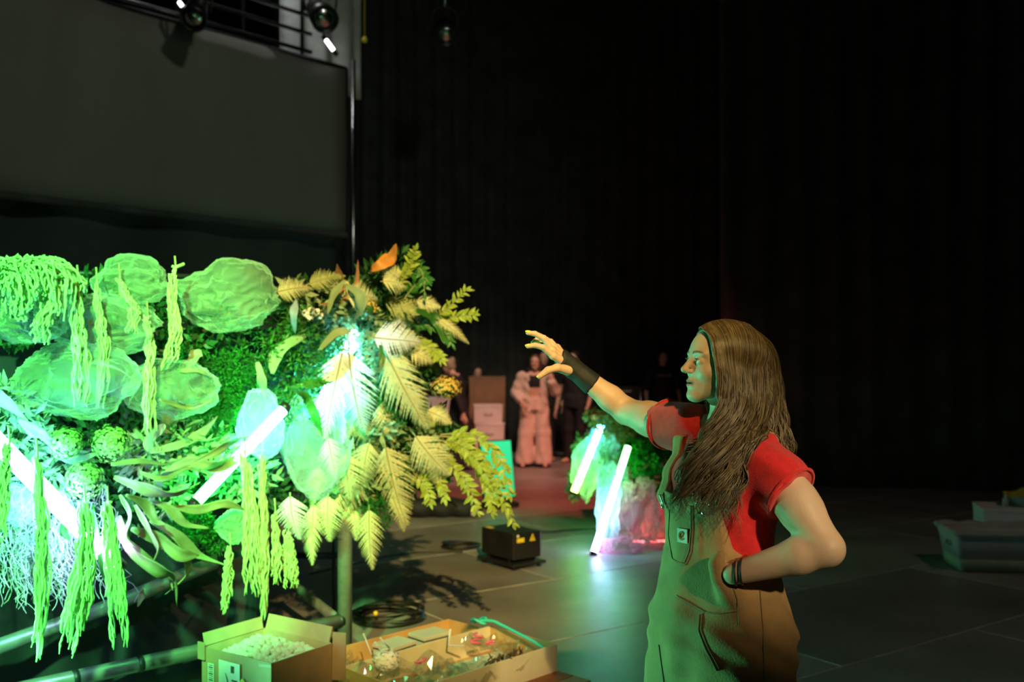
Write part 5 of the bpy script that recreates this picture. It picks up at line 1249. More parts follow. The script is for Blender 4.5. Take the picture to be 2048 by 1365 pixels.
def plain_person(px, Y, H, yaw, label, hair, style, shirt, legs='dress_black', arms=None, headyaw=None, hz=1.555, bare=False):
    g = Fig((P(px, 800, Y).x, Y), yaw, H, label); F = g.field(); g.torso(F, TS)
    arms = arms or ([(0, .20, 1.35), (-.02, .26, 1.08), (.06, .27, .86)], [(0, -.20, 1.35), (-.02, -.26, 1.08), (.06, -.27, .86)])
    for a in arms: g.limb(F, a, [.045, .038, .028]); g.hand(F, a[-1], [a[-1][i]-a[-2][i] for i in range(3)], (0, 1 if a[0][1] > 0 else -1, 0.1))
    for y in (.1, -.1): g.limb(F, [(0, y, .9), (0, y, .5), (-.02, y, .08)], [.08, .06, .04]); g.limb(F, [(-.05, y, .045), (.15, y*1.2, .035)], [.04, .032])
    g.head((0.03, 0, hz), yaw if headyaw is None else headyaw, 0, 0, hair, style); g.body(F)
    F = g.field(); g.torso(F, [t for t in TS if 0.9 < t[0]], .012)
    for a in arms: g.limb(F, [a[0], [a[0][i]*(0.5 if bare else 0.0)+a[1][i]*(0.5 if bare else 1.0) for i in range(3)]], [.062, .058])
    F.ripple(lambda X, Y, Z: 0.005*np.sin(38*Z+25*X)*np.sin(19*X)); g.wear('shirt', F, shirt)
    F = g.field(); g.torso(F, [(.82, 0, 0, .12, .175), (.93, 0, 0, .122, .178), (1.0, 0, 0, .11, .16)])
    for y in (.1, -.1): g.limb(F, [(0, y, .86), (0, y, .5), (-.01, y, .10)], [.095, .085, .08], .03)
    g.wear('trousers', F, legs); return g
plain_person(954, 15.6, 1.44, DN+0.3, 'dark-haired person standing low behind the brown wooden case', 'hair_dark', 'short', 'shirt_dark')
plain_person(1086, 15.2, 1.70, DN+0.2, 'dark-clothed person half hidden behind the woman in the cream jacket', 'hair_dark', 'short', 'shirt_dark')
g = plain_person(1150, 14.9, 1.68, DN-0.5, 'person in black with bare arms standing between cream jacket and far lights', 'hair_dark', 'short', 'shirt_dark', arms=([(0, .20, 1.35), (-.02, .27, 1.08), (.10, .26, .86)], [(0, -.20, 1.35), (-.04, -.27, 1.08), (.02, -.30, .80)]), bare=True)
g = plain_person(1325, 15.6, 1.70, DN+0.15, 'person in dark shirt with pale lettering standing farthest right', 'hair_dark', 'short', 'shirt_dark')
for k in range(9):
    if k in (4,): continue
    b = MB(); c = g.p(.128, .10-.025*k, 1.28); b.box(c, (0.018*g.k, 0.006, 0.035), rotz(0.15)); b.build('shirt_print', 'print_grey', g.e, smooth=False)
b = MB(); c = g.p(.15, .03, .90); b.box(c, (0.075, 0.02, 0.06), rotz(0.3)); o = b.build('white_pouch', 'floret_white', g.e, smooth=False); bevel(o, 0.008)

# ------------------------------------------------------------------ things at the back
mat('box_white', (0.72, 0.71, 0.68), 0.7, var=0.06)
mat('case_brown', (0.30, 0.17, 0.09), 0.55, var=0.2, scale=5)
mat('case_black', (0.012, 0.013, 0.014), 0.5, var=0.3)
def crate(name, c, size, rz, m, label, cat, lid=0.03, edge='steel', grp=None):
    R = rotz(rz); e = empty(name, (c[0], c[1], c[2]), label, cat, grp); c = Vector(c)
    b = MB(); b.box(c+Vector((0, 0, (size[2]-lid)/2)), (size[0], size[1], size[2]-lid), R, taper=0.97); bevel(b.build('body', m, e, smooth=False), 0.006)
    b = MB(); b.box(c+Vector((0, 0, size[2]-lid/2)), (size[0]*1.02, size[1]*1.02, lid), R); bevel(b.build('lid', m, e, smooth=False), 0.005)
    b = MB(); h = c+R @ Vector((0, -size[1]/2-0.008, size[2]*0.55)); b.tube([h+R @ Vector(v) for v in ((-.06, 0.008, 0), (-.06, -.012, 0), (.06, -.012, 0), (.06, .008, 0))], 0.006, 6); b.build('handle', edge, e)
    return e
zz = 0.0
for k, (hh, lb) in enumerate(((0.30, 'lowest white box of the stack behind the black dress'), (0.30, 'middle white box of the stack behind the black dress'), (0.28, 'topmost white box of the stack behind the black dress'))):
    crate('storage_box', (P(979+(-3, 2, -4)[k], 800, 14.75).x, 14.75, zz), (0.42, 0.40, hh), (0.05, -0.04, 0.08)[k], 'box_white', lb, 'box', grp='white boxes at the back'); zz += hh
crate('storage_box', (P(880, 800, 14.9).x, 14.9, 0.0), (0.36, 0.4, 0.98), 0.0, 'box_white', 'tall white box left of the black dress, partly behind flowers', 'box', grp='white boxes at the back')
crate('wooden_case', (P(975, 800, 15.3).x, 15.3, 0.0), (0.55, 0.35, 1.28), 0.0, 'case_brown', 'tall brown wooden case behind the white boxes', 'case')
crate('equipment_case', (P(1238, 800, 15.4).x, 15.4, 0.0), (0.62, 0.5, 1.12), 0.05, 'case_black', 'black equipment case with pale nameplate under the outstretched arm', 'case')
b = MB(); b.box((P(1252, 800, 15.12).x, 15.12, 1.06), (0.16, 0.012, 0.03)); b.build('nameplate', 'print_grey', smooth=False); npz = bpy.data.objects['nameplate']
ec = bpy.data.objects['equipment_case']; npz.parent = ec; npz.location = Vector(npz.location)-Vector(ec.location)
b = MB(); c = P(1281, 800, 15.0); b.tube([(c.x, c.y, 0.03), (c.x, c.y, 1.1)], 0.02, 8); b.lathe((c.x, c.y, 0), [(0, 0), (0.14, 0), (0.14, 0.02), (0.03, 0.035), (0, 0.035)], 16); b.build('stand', 'steel', origin=(c.x, c.y, 0), label='thin grey stand beside the black equipment case', cat='stand')
# dark bag on the floor behind the flowers
mat('bag_black', (0.010, 0.012, 0.013), 0.7, var=0.3)
c = floorP(890, 1035); be = empty('duffel_bag', c, 'long black bag lying on the floor behind the drooping branches', 'bag')
F = Field((c.x-0.5, c.y-0.25, 0), (c.x+0.5, c.y+0.25, 0.3), 0.014); F.cone(c+Vector((-.30, 0, .10)), c+Vector((.28, .02, .09)), 0.10, 0.09, 0.02); F.ripple(lambda X, Y, Z: 0.008*np.sin(30*X+20*Z)); np_mesh('bag_body', [F.geo(1)], 'bag_black', be)
b = MB(); b.tube(spline([c+Vector((-.15, -.09, .12)), c+Vector((-.08, -.14, .2)), c+Vector((.06, -.14, .2)), c+Vector((.12, -.09, .12))], 12), 0.012, 6); b.build('bag_handle', 'bag_black', be)
mat('tag_pink', (0.65, 0.45, 0.42), 0.7)
b = MB(); b.box(c+Vector((.30, -.10, .075)), (0.045, 0.01, 0.10), Matrix.Rotation(0.45, 3, 'Y')); bevel(b.build('luggage_tag', 'tag_pink', be, smooth=False), 0.004)
# floor monitor with turquoise picture
emat('screen_turquoise', [(0, (0.03, 0.70, 0.25)), (1, (0.05, 0.90, 0.36))], 1.0)
c = P(994, 1010, 10.5); me_ = empty('floor_monitor', (c.x, c.y, 0.0), 'floor monitor with bright turquoise picture behind the drooping branches', 'monitor'); yw = 0.6
R = rotz(yw) @ Matrix.Rotation(-0.15, 3, 'X'); cc = Vector((c.x, c.y, 0.40))
b = MB(); b.box(cc, (0.40, 0.04, 0.62), R); bevel(b.build('housing', 'case_black', me_, smooth=False), 0.008)
b = MB(); b.box(cc+R @ Vector((0, -0.022, 0.0)), (0.372, 0.004, 0.59), R); b.build('picture', 'screen_turquoise', me_, smooth=False)
b = MB(); b.box(Vector((c.x, c.y+0.03, 0.03)), (0.36, 0.3, 0.05), rotz(yw)); b.build('foot', 'case_black', me_, smooth=False)

# ------------------------------------------------------------------ the second flower piece, lower, beyond the woman
LE2 = 42.0
emat('tube_lime_ice', [(0, (0.30, 1.0, 0.05)), (0.5, (0.12, 1.0, 0.20)), (1, (0.15, 0.75, 1.0))], LE2)
emat('tube_violet_green', [(0, (0.50, 0.40, 1.0)), (0.35, (0.30, 0.75, 1.0)), (0.7, (0.12, 1.0, 0.30)), (1, (0.1, 1.0, 0.1))], LE2)
emat('tube_pink', [(0, (1.0, 0.10, 0.14)), (1, (1.0, 0.16, 0.12))], 60.0)
mat('organza_pink', (0.95, 0.34, 0.42), 0.45, var=0.1, scale=4, transl=0.45, transp=0.70, sheen=0.5, edge=0.2)
mat('leaf_mix_orange', (0.55, 0.22, 0.06), 0.6, var=0.4, scale=5, transl=0.3, alt=(0.35, 0.42, 0.06))
mat('petal_orange', (0.80, 0.30, 0.08), 0.7, var=0.2, transl=0.2)
led_tube(P(1146, 990, 9.05), P(1205, 845, 9.1), 'tube_lime_ice', 'glowing lime-white light tube leaning left on the far flower piece', 0.03)
led_tube(P(1186, 1112, 8.0), P(1258, 888, 8.35), 'tube_violet_green', 'long glowing white light tube standing on the floor by the far flowers', 0.026)
led_tube(P(1258, 1090, 8.55), P(1350, 1088, 8.6), 'tube_pink', 'pink light tube lying behind the far pink organza', 0.03)
fr2 = empty('flower_stand', (1.45, 9.4, 0), 'dark low stand carrying the far flowers and light tubes', 'stand')
for sx in (-0.35, 0.45):
    for sy in (-0.5, 0.55):
        b = MB(); b.tube([(1.45+sx, 9.4+sy, 0), (1.45+sx, 9.4+sy, 0.85)], 0.022, 8); b.build('leg', 'dark_metal', fr2)
b = MB(); b.box((1.5, 9.42, 0.86), (0.95, 1.2, 0.04)); b.build('top_board', 'dark_metal', fr2, smooth=False)
def cloud2(name, m, lst, n, size, asp, seed, label): return leaf_cloud(name, m, [(P(x, y, Y), r_/FPX*Y) for x, y, Y, r_ in lst], n, size, asp, seed, label, 'foliage', 0.8)
cloud2('far_foliage', 'leaf_mix_orange', [(1215, 845, 8.9, 26), (1250, 855, 8.8, 30), (1290, 880, 8.7, 34), (1325, 905, 8.7, 34), (1340, 930, 8.7, 34), (1270, 900, 8.8, 30), (1380, 950, 8.8, 50), (1185, 835, 9.3, 16)], 2600, 0.05, 0.5, 31, 'orange and olive leaves crowning the far flower piece')
cloud2('far_foliage', 'moss_green', [(1290, 930, 8.5, 30), (1275, 900, 8.5, 24), (1310, 960, 8.5, 26), (1330, 900, 8.6, 20)], 1500, 0.045, 0.45, 32, 'bright green leaves right of the long far light tube')
cloud2('far_foliage', 'leaf_sage', [(1180, 900, 9.5, 34), (1165, 960, 9.6, 30), (1200, 950, 9.4, 34), (1230, 930, 8.9, 34), (1240, 980, 8.7, 30), (1150, 985, 9.7, 14), (1220, 870, 9.3, 26)], 1700, 0.055, 0.5, 33, 'pale leaves between the two far leaning light tubes')
def puff2(px, py, Y, rx, ry, dp, label, m, seed, crease=0.35):
    c = P(px, py, Y); e = empty('organza_drape', c, label, 'organza'); rows = []; nu, nv = 48, 30
    for i in range(nv+1):
        th = PI*i/nv; row = []
        for j in range(nu):
            ph = 2*PI*j/nu; d_ = Vector((math.sin(th)*math.cos(ph), math.sin(th)*math.sin(ph), math.cos(th))); q_ = d_*1.8+Vector((seed*2.3, seed, 0))
            s_ = 1+0.3*MN.noise(q_)-crease*(1-(1-abs(MN.noise(q_*2.2)))**3)
            v = c+Vector((d_.x*rx/FPX*Y*s_, d_.y*dp*s_, d_.z*ry/FPX*Y*s_)); v.z = max(0.006, v.z); row.append(v)
        rows.append(row)
    b = MB(); b.grid(rows, 0, True); b.build('organza_cloth', m, e); t = MB(); t.tube([c+Vector((0, 0, ry/FPX*Y*0.8)), c+Vector((0.02, 0, ry/FPX*Y*0.8+0.05))], 0.006, 6); t.build('tie', m, e)
puff2(1275, 1030, 8.35, 50, 80, 0.14, 'pale pink organza hanging right of the long far light tube', 'organza_pink', 1)
puff2(1322, 1060, 8.5, 40, 70, 0.14, 'deep pink lit organza beside the woman in overalls', 'organza_pink', 2)
puff2(1240, 1100, 8.1, 46, 26, 0.10, 'pink organza trailing on the floor at the foot of the far tube', 'organza_pink', 3)
puff2(1305, 1098, 8.25, 44, 22, 0.10, 'pink organza hem trailing on the floor next to the woman', 'organza_pink', 4)
puff2(1205, 890, 9.2, 34, 40, 0.12, 'icy organza at the top of the leaning far light tube', 'organza_clear', 5)
puff2(1238, 980, 8.5, 26, 60, 0.08, 'milky organza wrapped along the long far light tube', 'organza_clear', 6)
puff2(1150, 975, 9.7, 20, 18, 0.08, 'small milky organza at the foot of the leaning far light tube', 'organza_clear', 7)
puff2(1172, 935, 9.0, 30, 62, 0.10, 'lime lit organza along the leaning far light tube', 'organza_clear', 8, 0.2)
puff2(1216, 1010, 8.15, 26, 92, 0.08, 'bright organza along the lower half of the long far light tube', 'organza_clear', 9, 0.2)
for i, (x, y, Y, lb) in enumerate(((1190, 832, 9.2, 'leftmost orange flower on the far flower piece'), (1212, 828, 9.0, 'orange flower above the leaning far light tube'), (1240, 842, 8.8, 'orange flower above the long far light tube'), (1296, 868, 8.5, 'orange flower under the outstretched arm'), (1330, 885, 8.5, 'orange flower beside the red sleeve'), (1225, 945, 8.8, 'orange flower between the two far light tubes'))):
    flower_head(P(x, y, Y), 0.042, 'petal_orange', 60, lb, 70+i, 0.8, 0.016, P(x+8, y+30, Y+0.1))

# ------------------------------------------------------------------ boxes in front of the booth
mat('cardboard', (0.44, 0.29, 0.16), 0.8, var=0.10, scale=12, bump=0.05, bscale=90)
mat('cardboard_in', (0.52, 0.38, 0.22), 0.8, var=0.10, scale=12)
mat('tray_board', (0.58, 0.36, 0.14), 0.75, var=0.12, scale=8)
mat('tray_cream', (0.68, 0.60, 0.40), 0.75, var=0.08, scale=8)
mat('deck_wood', (0.32, 0.12, 0.05), 0.6, var=0.3, scale=3, stretch=(1, 8, 1))
mat('foam_white', (0.84, 0.86, 0.80), 0.8, var=0.06, transl=0.2)
mat('paper_white', (0.80, 0.80, 0.77), 0.7, var=0.04)
mat('ink', (0.03, 0.03, 0.03), 0.7)
mat('sticker_yellow', (0.85, 0.68, 0.04), 0.5, var=0.05)
mat('tape_clear', (0.55, 0.42, 0.30), 0.15, var=0.05)
mat('tealstring', (0.05, 0.62, 0.48), 0.4, var=0.2)
mat('pink_bits', (0.85, 0.12, 0.20), 0.5, var=0.2)
mat('stick_white', (0.75, 0.78, 0.85), 0.3, var=0.05)
mat('dried_dark', (0.10, 0.06, 0.03), 0.8, var=0.4)
mat('carton_pale', (0.62, 0.64, 0.52), 0.7, var=0.06)
def cello_mat():
    m = bpy.data.materials.new('cellophane'); m.use_nodes = True; nt = m.node_tree; N = nt.nodes; L = nt.links; N.clear()
    out = N.new('ShaderNodeOutputMaterial'); t = N.new('ShaderNodeBsdfTransparent'); g_ = N.new('ShaderNodeBsdfGlossy'); g_.inputs['Roughness'].default_value = 0.08
    df = N.new('ShaderNodeBsdfTranslucent'); df.inputs['Color'].default_value = (0.7, 0.8, 0.75, 1)
    tc = N.new('ShaderNodeTexCoord'); nz = N.new('ShaderNodeTexNoise'); nz.inputs['Scale'].default_value = 9; L.new(tc.outputs['Object'], nz.inputs['Vector'])
    cr = N.new('ShaderNodeValToRGB'); cr.color_ramp.elements[0].color = (0.6, 1.0, 0.9, 1); cr.color_ramp.elements[1].color = (1.0, 0.8, 0.95, 1); L.new(nz.outputs['Fac'], cr.inputs[0]); L.new(cr.outputs[0], g_.inputs['Color'])
    m1 = N.new('ShaderNodeMixShader'); m1.inputs[0].default_value = 0.25; L.new(g_.outputs[0], m1.inputs[1]); L.new(df.outputs[0], m1.inputs[2])
    m2 = N.new('ShaderNodeMixShader'); m2.inputs[0].default_value = 0.72; L.new(m1.outputs[0], m2.inputs[1]); L.new(t.outputs[0], m2.inputs[2]); L.new(m2.outputs[0], out.inputs['Surface']); MATS['cellophane'] = m
cello_mat()
et = Vector((0.695, 0.72, 0)).normalized(); en = Vector((et.y, -et.x, 0)); ta = math.atan2(et.y, et.x); RT = rotz(ta); DZ = 0.10
# low deck: frame and planks
dk = empty('wooden_deck', (-0.7, 4.45, 0), 'low reddish wooden deck under the boxes', 'deck'); dc = Vector((-0.1245, 5.06, 0))
def dpt(a, c, z): p = dc-et*a+en*c; return Vector((p.x, p.y, z))
for k in range(9):
    b = MB(); b.box(dpt(0.92, -0.22+0.105*k, DZ-0.012), (1.86, 0.10, 0.022), RT); bevel(b.build('plank', 'deck_wood', dk, smooth=False), 0.003)
for a in (0.08, 0.9, 1.75):
    b = MB(); b.box(dpt(a, 0.2, (DZ-0.023)/2), (0.09, 0.9, DZ-0.023), RT); b.build('bearer', 'deck_wood', dk, smooth=False)
def tray(name, a0, a1, c0, c1, h, m, label, base):
    e = empty(name, dpt((a0+a1)/2, (c0+c1)/2, base), label, 'tray'); t = 0.006
    b = MB(); b.box(dpt((a0+a1)/2, (c0+c1)/2, base+0.004), (a1-a0, c1-c0, 0.006), RT); b.build('bottom', m[0], e, smooth=False)
    for i, (ca, cc_, sz) in enumerate(((a0, (c0+c1)/2, (t, c1-c0, h)), (a1, (c0+c1)/2, (t, c1-c0, h)), ((a0+a1)/2, c0, (a1-a0, t, h)), ((a0+a1)/2, c1, (a1-a0, t, h)))):
        b = MB(); b.box(dpt(ca, cc_, base+h/2), sz, RT); bevel(b.build('side_wall', m[1 if i in (2,) else 2 if i == 3 else 0], e, smooth=False), 0.002)
    return e
tray('cardboard_tray', 0.0, 0.92, 0.02, 0.47, 0.13, ('tray_board', 'tray_cream', 'tray_cream'), 'large shallow cardboard tray at the front, full of wrapping', DZ)
tray('cardboard_tray', 0.02, 0.95, -0.27, -0.01, 0.115, ('tray_board', 'tray_board', 'tray_board'), 'narrow cardboard tray behind the large one, holding small cartons', DZ)
b = MB(); b.box(dpt(0.30, 0.30, DZ+0.055), (0.34, 0.20, 0.008), RT @ Matrix.Rotation(0.10, 3, 'X')); bevel(b.build('card_sheet', 'tray_cream', smooth=False, origin=dpt(0.3, 0.3, DZ+0.05), label='cream card sheet lying in the large tray', cat='card'), 0.002)
def carton(c, size, rz, label):
    c = Vector(c); R = rotz(rz); e = empty('small_carton', c, label, 'carton', 'small pale cartons in the narrow tray'); b = MB(); b.box(c+Vector((0, 0, size[2]*0.46)), (size[0]*0.96, size[1]*0.96, size[2]*0.92), R); b.build('carton_body', 'carton_pale', e, smooth=False)
    b = MB(); b.box(c+Vector((0, 0, size[2]*0.92)), (size[0], size[1], size[2]*0.16), R); bevel(b.build('carton_lid', 'carton_pale', e, smooth=False), 0.002); b = MB(); b.box(c+Vector((0, 0, size[2]*0.80)), (size[0]*0.975, size[1]*0.975, 0.006), R); b.build('lid_shadow_gap', 'ink', e, smooth=False)
carton(dpt(0.50, -0.13, DZ+0.008), (0.17, 0.13, 0.115), ta+0.10, 'small pale carton nearest the shipping box in the narrow tray')
carton(dpt(0.27, -0.14, DZ+0.008), (0.17, 0.13, 0.115), ta-0.05, 'small pale carton farther right in the narrow tray')

# shipping box, open, standing corner-on
ea = Vector((-0.83, 0.56, 0)).normalized(); eb = Vector((0.56, 0.83, 0)).normalized(); N0 = Vector((-0.925, 3.83, 0)); LA, LB, BH = 0.41, 0.33, 0.315
RB = Matrix((ea, eb, Vector((0, 0, 1)))).transposed()
def sb(a, b_, z): p = N0+ea*a+eb*b_; return Vector((p.x, p.y, z))
sbx = empty('shipping_box', sb(LA/2, LB/2, DZ), 'open cardboard shipping box filled with white foam pieces', 'box')
def wallpiece(name, p0, p1, z0, z1, m, lean=0.0, nrm=None, t=0.005):
    b = MB(); nn = Vector(nrm or (0, 0, 0))*lean; q_ = [Vector(p0), Vector(p1), Vector(p1)+Vector((0, 0, z1-z0))+nn, Vector(p0)+Vector((0, 0, z1-z0))+nn]
    w_ = (q_[1]-q_[0]).cross(q_[3]-q_[0]).normalized()*t; b.add(q_+[v+w_ for v in q_], [(0,1,2,3), (7,6,5,4), (0,4,5,1), (1,5,6,2), (2,6,7,3), (3,7,4,0)]); return b.build(name, m, sbx, smooth=False)
z1 = DZ+BH
wallpiece('front_panel', sb(0, 0, DZ), sb(LA, 0, DZ), DZ, z1, 'cardboard'); wallpiece('side_panel', sb(0, LB, DZ), sb(0, 0, DZ), DZ, z1, 'cardboard')
wallpiece('back_panel', sb(LA, LB, DZ), sb(0, LB, DZ), DZ, z1, 'cardboard_in'); wallpiece('side_panel', sb(LA, 0, DZ), sb(LA, LB, DZ), DZ, z1, 'cardboard_in')
wallpiece('flap', sb(LA-0.004, 0.01, z1), sb(LA-0.004, LB-0.01, z1), z1, z1+0.05, 'cardboard_in', 0.012, ea); wallpiece('flap', sb(0.02, LB, z1), sb(LA-0.01, LB, z1), z1, z1+0.06, 'cardboard_in', 0.02, eb)
wallpiece('flap', sb(-0.0, LB, z1-0.15), sb(-0.055, LB+0.02, z1-0.15), z1-0.15, z1+0.045, 'cardboard_in', 0.005, eb); wallpiece('flap', sb(LA+0.012, -0.006, z1-0.05), sb(LA-0.03, -0.008, z1-0.05), z1-0.05, z1+0.02, 'cardboard')
b = MB(); b.box(sb(LA/2, LB/2, DZ+0.005), (LA, LB, 0.006), RB); b.build('bottom', 'cardboard', sbx, smooth=False)
lab = empty('shipping_label', (0, 0, 0)); lab.parent = sbx; lp = sb(0.235, -0.007, z1-0.115); lab.location = lp-wloc(sbx)
b = MB(); b.box(lp, (0.125, 0.0012, 0.165), RB); b.build('label_paper', 'paper_white', lab, smooth=False)
def lrel(x, z, d=0.0012): return lp-ea*x+Vector((0, 0, z))-eb*d
b = MB(); b.tube([lrel(-0.022+0.016*math.sin(PI*t), 0.035-0.09*t) for t in np.linspace(0, 1, 12)], [0.0012+0.0022*math.sin(PI*t) for t in np.linspace(0, 1, 12)], 5)
b.tube([lrel(-0.030, -0.045), lrel(-0.020, -0.057), lrel(-0.012, -0.045)], 0.0016, 5); b.build('smile_arrow', 'ink', lab)
for i in range(7):
    b = MB(); b.box(lrel(0.032+0.0*i, 0.012-0.013*i), (0.022 if i % 3 else 0.034, 0.0008, 0.006), RB); b.build('print_line', 'ink', lab, smooth=False)
for i in range(5):
    b = MB(); b.box(lrel(0.012+0.004*i, 0.055), (0.0018 if i % 2 else 0.003, 0.0008, 0.028), RB); b.build('barcode_bar', 'ink', lab, smooth=False)
b = MB(); sp_ = sb(0.345, -0.007, z1-0.12); b.box(sp_, (0.036, 0.0012, 0.125), RB); b.build('barcode_label', 'paper_white', sbx, smooth=False)
for i in range(14):
    b = MB(); b.box(sp_+Vector((0, 0, -0.055+0.0085*i))-eb*0.001, (0.026, 0.0006, 0.003 if i % 3 else 0.0055), RB); b.build('barcode_bar', 'ink', sbx, smooth=False)
RY = RB @ Matrix.Rotation(-0.55, 3, 'Y'); yp = sb(0.158, -0.0085, z1-0.112)
b = MB(); b.box(yp, (0.032, 0.001, 0.046), RY); b.build('yellow_sticker', 'sticker_yellow', sbx, smooth=False)
for i in range(3):
    b = MB(); b.box(yp-eb*0.001+RY @ Vector((0.006*(i-1), 0, 0.002*i)), (0.003, 0.0006, 0.026), RY); b.build('sticker_print', 'ink', sbx, smooth=False)
b = MB(); b.box(sb(0.03, -0.0065, z1-0.012), (0.07, 0.001, 0.012), RB @ Matrix.Rotation(0.1, 3, 'Y')); b.build('clear_tape', 'tape_clear', sbx, smooth=False)
# foam pieces: a heap in the box
r = random.Random(21); FM = []
for k in range(4):
    b = MB(); rows = []
    for i in range(6):
        th = PI*i/5; rows.append([(math.sin(th)*math.cos(2*PI*j/7)*(1+0.25*math.sin(3*j+k)), math.sin(th)*math.sin(2*PI*j/7)*(1+0.2*math.cos(2*j+k)), math.cos(th)*(0.8+0.1*k)) for j in range(7)])
    b.grid(rows, 0, True); FM.append(b.mesh('foam_piece', 'foam_white'))
heap = lambda a, b_: DZ+0.25+0.055*math.exp(-((a-0.26)**2+(b_-0.2)**2)/0.02)+0.012*math.sin(17*a)*math.cos(19*b_)
rows = [[sb(0.012+(LA-0.024)*i/14, 0.012+(LB-0.024)*j/12, heap((LA)*i/14, LB*j/12)-0.012) for j in range(13)] for i in range(15)]
b = MB(); b.grid(rows); b.build('foam_fill', 'foam_white', origin=sb(LA/2, LB/2, DZ+0.2), label='bed of white foam filling under the loose foam pieces in the box', cat='foam', kind='stuff')
cnt = 0
for i in range(17):
    for j in range(13):
        a = 0.022+(LA-0.044)*(i+0.5*(j % 2)*0.9)/17+r.uniform(-.005, .005); b_ = 0.02+(LB-0.04)*j/12+r.uniform(-.004, .004); s_ = r.uniform(0.0125, 0.0185)
        p = sb(a, b_, heap(a, b_)+r.uniform(-0.003, 0.012)); q_ = Quaternion((r.random(), r.random(), r.random()), r.uniform(0, 6)).to_matrix().to_4x4()
        inst('foam_piece', r.choice(FM), Matrix.Translation(p) @ q_ @ Matrix.Scale(s_, 4), None, label='small white foam piece heaped in the open shipping box', cat='foam piece', group='white foam pieces in the shipping box'); cnt += 1
# wrapping and bits in the trays
def sheet(px0, a0, a1, c0, c1, z, amp, label, seed, n=26):
    rows = []
    for i in range(n):
        row = []
        for j in range(n):
            a = a0+(a1-a0)*i/(n-1); c = c0+(c1-c0)*j/(n-1); q_ = Vector((a*7+seed, c*9, seed)); h = amp*abs(MN.noise(q_))*2+amp*0.9*abs(MN.noise(q_*2.3))+0.25*amp*MN.noise(q_*6)
            row.append(dpt(a+0.03*MN.noise(q_*1.7), c+0.03*MN.noise(q_*1.3+Vector((3, 0, 0))), z+h))
        rows.append(row)
    b = MB(); b.grid(rows); return b.build('cellophane', 'cellophane', smooth=False, origin=dpt((a0+a1)/2, (c0+c1)/2, z), label=label, cat='cellophane')
sheet(0, 0.42, 0.98, 0.08, 0.50, DZ+0.04, 0.065, 'crumpled clear cellophane heaped in the left half of the large tray', 3)
sheet(0, 0.10, 0.50, 0.22, 0.46, DZ+0.05, 0.06, 'crumpled clear cellophane in the right half of the large tray', 8)
sheet(0, 0.0, 0.22, 0.03, 0.26, DZ+0.06, 0.05, 'crumpled shiny cellophane in the far right corner of the large tray', 13)
sheet(0, 0.74, 1.10, -0.22, 0.10, DZ+0.06, 0.07, 'crumpled clear cellophane between shipping box and narrow tray', 19)
for i in range(4):
    a = (0.62, 0.70, 0.66, 0.74)[i]; c = (-0.02, 0.03, 0.08, 0.0)[i]; p = dpt(a, c, DZ+0.14); d_ = Vector((r.uniform(-.4, .9), r.uniform(-.5, .5), r.uniform(0.0, 0.6))).normalized()
    b = MB(); b.tube([p, p+d_*0.10], 0.0035, 6); b.tube([p+d_*0.10, p+d_*0.105], 0.005, 6); b.build('plastic_stick', 'stick_white', origin=p, label='white plastic stick %s' % ('poking up beside the shipping box', 'lying over the edge of the narrow tray', 'standing in the cellophane near the pale bunch', 'slanting near the narrow tray wall')[i], cat='stick')
p = dpt(0.36, 0.10, DZ+0.125); b = MB(); b.tube([p+Vector((0.01, 0, 0.075)), p, p+Vector((0.075, 0, -0.005))], 0.0055, 6); b.build('plastic_stick', 'stick_white', origin=p, label='bent white plastic stick shaped like an L on the large tray', cat='stick')
for i, (a, c, lb) in enumerate(((0.16, 0.10, 'pink plastic curl near the far end of the large tray'), (0.24, 0.16, 'pink plastic curl in the middle of the large tray'), (0.20, 0.22, 'pink beaded curl behind the cream card sheet'), (0.62, 0.20, 'pink plastic curl at the left of the large tray'))):
    p = dpt(a, c, DZ+0.115+0.01*i); b = MB(); b.tube([p+Vector((0.022*math.sin(t*2+i), 0.012*math.cos(t*2), 0.008*t-0.01*i)) for t in np.linspace(0, 3, 14)], 0.0055, 6); b.build('plastic_curl', 'pink_bits', origin=p, label=lb, cat='plastic curl')
c = spline([P(958, 1242, 5.02), P(985, 1243, 4.98), P(1005, 1252, 4.93), P(1050, 1275, 4.82), P(1080, 1292, 4.75), P(1096, 1303, 4.72)], 24); b = MB(); b.tube(c, 0.008, 6)
b.tube([P(958, 1242, 5.02)+Vector((0.04*math.cos(t), 0.02*math.sin(t), 0.012*math.sin(t*2))) for t in np.linspace(0, 6.2, 16)], 0.007, 6); b.build('ribbon', 'tealstring', origin=c[0], label='turquoise ribbon trailing along the far edge of the large tray', cat='ribbon')
b = MB()
for k in range(60):
    a = r.uniform(0.20, 0.46); p = dpt(a, 0.435+r.uniform(-.02, .02), DZ+0.10+r.uniform(0, .03)); d_ = (et*r.uniform(-.5, .5)+Vector((r.uniform(-.3, .3), r.uniform(-.3, .3), r.uniform(0, .6)))).normalized(); b.tube([p, p+d_*0.02, p+d_*0.035+Vector((0, 0, -.004))], [0.003, 0.004, 0.001], 4)
st = MB(); st.tube([dpt(0.2, 0.435, DZ+0.105), dpt(0.48, 0.44, DZ+0.10)], 0.005, 6); dm = st.build('dried_bundle', 'dried_dark', origin=dpt(0.33, 0.435, DZ+0.1), label='dark dried flower bundle along the front edge of the large tray', cat='dried flowers'); tag(b.build('dried_florets', 'dried_dark', dm), kind='stuff')
flower_head(dpt(0.70, 0.06, DZ+0.12), 0.058, 'floret_white', 420, 'pale bunch of dried flowers in cellophane right of the shipping box', 91, 0.8, 0.008, dpt(0.8, 0.1, DZ+0.06))

